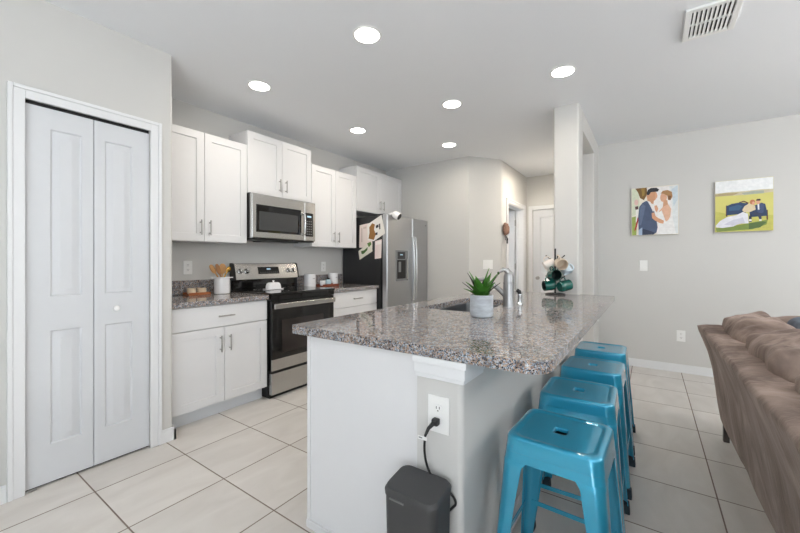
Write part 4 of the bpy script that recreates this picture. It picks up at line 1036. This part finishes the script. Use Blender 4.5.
mb = MB(); mb.puff((.96, 1.40, .30), .48, 1.84, .17, .25, .2, 24, 60, lump=.01, freq=3); mb.build('base', M_sofa, sf, smooth=70)
for k, (y0, y1) in enumerate(((2.52, 3.22), (1.80, 2.52), (1.08, 1.80), (.36, 1.08))):
    mb = MB(); Mr = Matrix.Rotation(-.16, 4, 'Y')
    mb.puff((.520+sx((y0+y1)/2), (y0+y1)/2, .672), .132, (y1-y0)/2+.010, .218, .52, .40, 48, 96, lump=.030, freq=6.5, M=Mr, seed=k*3.7+1)
    mb.build('back_cushion', M_sofa, sf, smooth=70)
    mb = MB(); y1 = min(y1, 3.06); mb.puff((1.02, (y0+y1)/2, .47), .40, (y1-y0)/2+.002, .085, .4, .3, 24, 48, lump=.012, freq=4, seed=k+9); mb.build('seat_cushion', M_sofa, sf, smooth=70)
mb = MB(); mb.puff((1.0, 3.165, .50), .44, .10, .375, .35, .35, 30, 60, lump=.014, freq=4, seed=4); mb.build('arm', M_sofa, sf, smooth=70)
mb = MB(); mb.puff((.98, -.36, .42), .47, .12, .36, .35, .35, 30, 60, lump=.014, freq=4, seed=5); mb.build('arm', M_sofa, sf, smooth=70)
for x in (.418, 1.36):
    for y in (3.225, 1.4, -.40): MB().box(x-.010, x+.022, y-.018, y+.018, 0, .145, bev=.004).build('foot', M_footwood, sf)
mb = MB(); Mr = Matrix.Rotation(-.10, 4, 'Y') @ Matrix.Rotation(.12, 4, 'X')
mb.puff((.725, 2.93, .735), .060, .17, .150, .6, .6, 28, 48, lump=.012, freq=7, M=Mr, seed=8)
tag(mb.build('throw_pillow', M_pillow, smooth=70, loc=(.725, 2.93, .735)), 'blue-grey throw pillow on the sofa, at the far arm', 'pillow')

# ------------------------------------------------------------------ ceiling things
def downlight(x, y, lab, power=LAMP):
    t = thing('recessed_light', lab, 'ceiling light', (x, y, ZC), 'round recessed ceiling lights')
    MB().lathe([(.090, -.0005), (.090, -.003), (.084, -.005), (.078, -.006), (.075, -.004), (.075, -.0005)], (x, y, ZC), 40, caps=False).build('trim_ring', M_white, t)
    MB().lathe([(0, -.0045), (.060, -.0045), (.075, -.0035), (.075, -.002), (0, -.002)], (x, y, ZC), 36).build('lens', M_lens, t)
    l = bpy.data.lights.new('lamp', 'AREA'); l.shape = 'DISK'; l.size = .13; l.energy = power; l.color = (1, .89, .75); l.spread = math.radians(170)
    o = bpy.data.objects.new('lamp', l); C.objects.link(o); o.parent = t; o.location = (0, 0, -.012)
for x, y, lab in ((-1.43, 1.712, 'large lit recessed ceiling light nearest the camera, over the near end of the island'),
                  (-2.55, 1.722, 'lit recessed ceiling light in front of the leftmost upper cabinets'),
                  (-2.555, 2.905, 'lit recessed ceiling light in front of the cabinet above the microwave, toward the refrigerator'),
                  (-1.44, 2.893, 'lit recessed ceiling light over the middle of the kitchen, between two others'),
                  (-1.975, 3.893, 'lit recessed ceiling light farthest away, before the back wall'),
                  (-.522, 2.86, 'lit recessed ceiling light nearest the vent, over the stools side')):
    downlight(x, y, lab)
hl = bpy.data.lights.new('hall_lamp', 'AREA'); hl.shape = 'DISK'; hl.size = .25; hl.energy = 12; hl.color = (1, .89, .75)
ho = bpy.data.objects.new('hall_lamp', hl); C.objects.link(ho); ho.location = (-1.1, 5.2, ZC-.06)
bl = bpy.data.lights.new('bedroom_fill', 'AREA'); bl.shape = 'RECTANGLE'; bl.size = 1.2; bl.size_y = 1.2; bl.energy = 8; bl.color = (.94, .97, 1)  # added light in the unseen bedroom, brightens the open door leaf
bo_ = bpy.data.objects.new('bedroom_fill', bl); C.objects.link(bo_); bo_.location = (-2.7, 4.62, 1.5); bo_.rotation_euler = (PI/2, 0, 0)
# air vent
vt = thing('air_vent', 'white slatted rectangular air vent in the ceiling at upper right', 'vent', (.285, 2.71, ZC))
vx0, vx1, vy0, vy1 = .168, .412, 2.545, 2.885
MB().box(vx0+.03, vx1-.03, vy0+.03, vy1-.03, ZC-.003, ZC-.0005).build('duct', M_dark, vt)
mb = MB()
for a in ((vx0, vx0+.03, vy0, vy1), (vx1-.03, vx1, vy0, vy1), (vx0+.03, vx1-.03, vy0, vy0+.03), (vx0+.03, vx1-.03, vy1-.03, vy1)): mb.box(*a, ZC-.016, ZC-.0005, bev=.003)
mb.build('frame', M_white, vt)
MB().box(vx0+.028, vx1-.028, 2.711, 2.719, ZC-.014, ZC-.004).build('crossbar', M_white, vt)
for k in range(9):
    x = vx0+.043+k*.0197
    MB().box(-.0075, .0075, vy0+.028, vy1-.028, -.001, .001, M=Matrix.Translation((x, 0, ZC-.010)) @ Matrix.Rotation(-.55, 4, 'Y')).build('slat', M_white, vt)
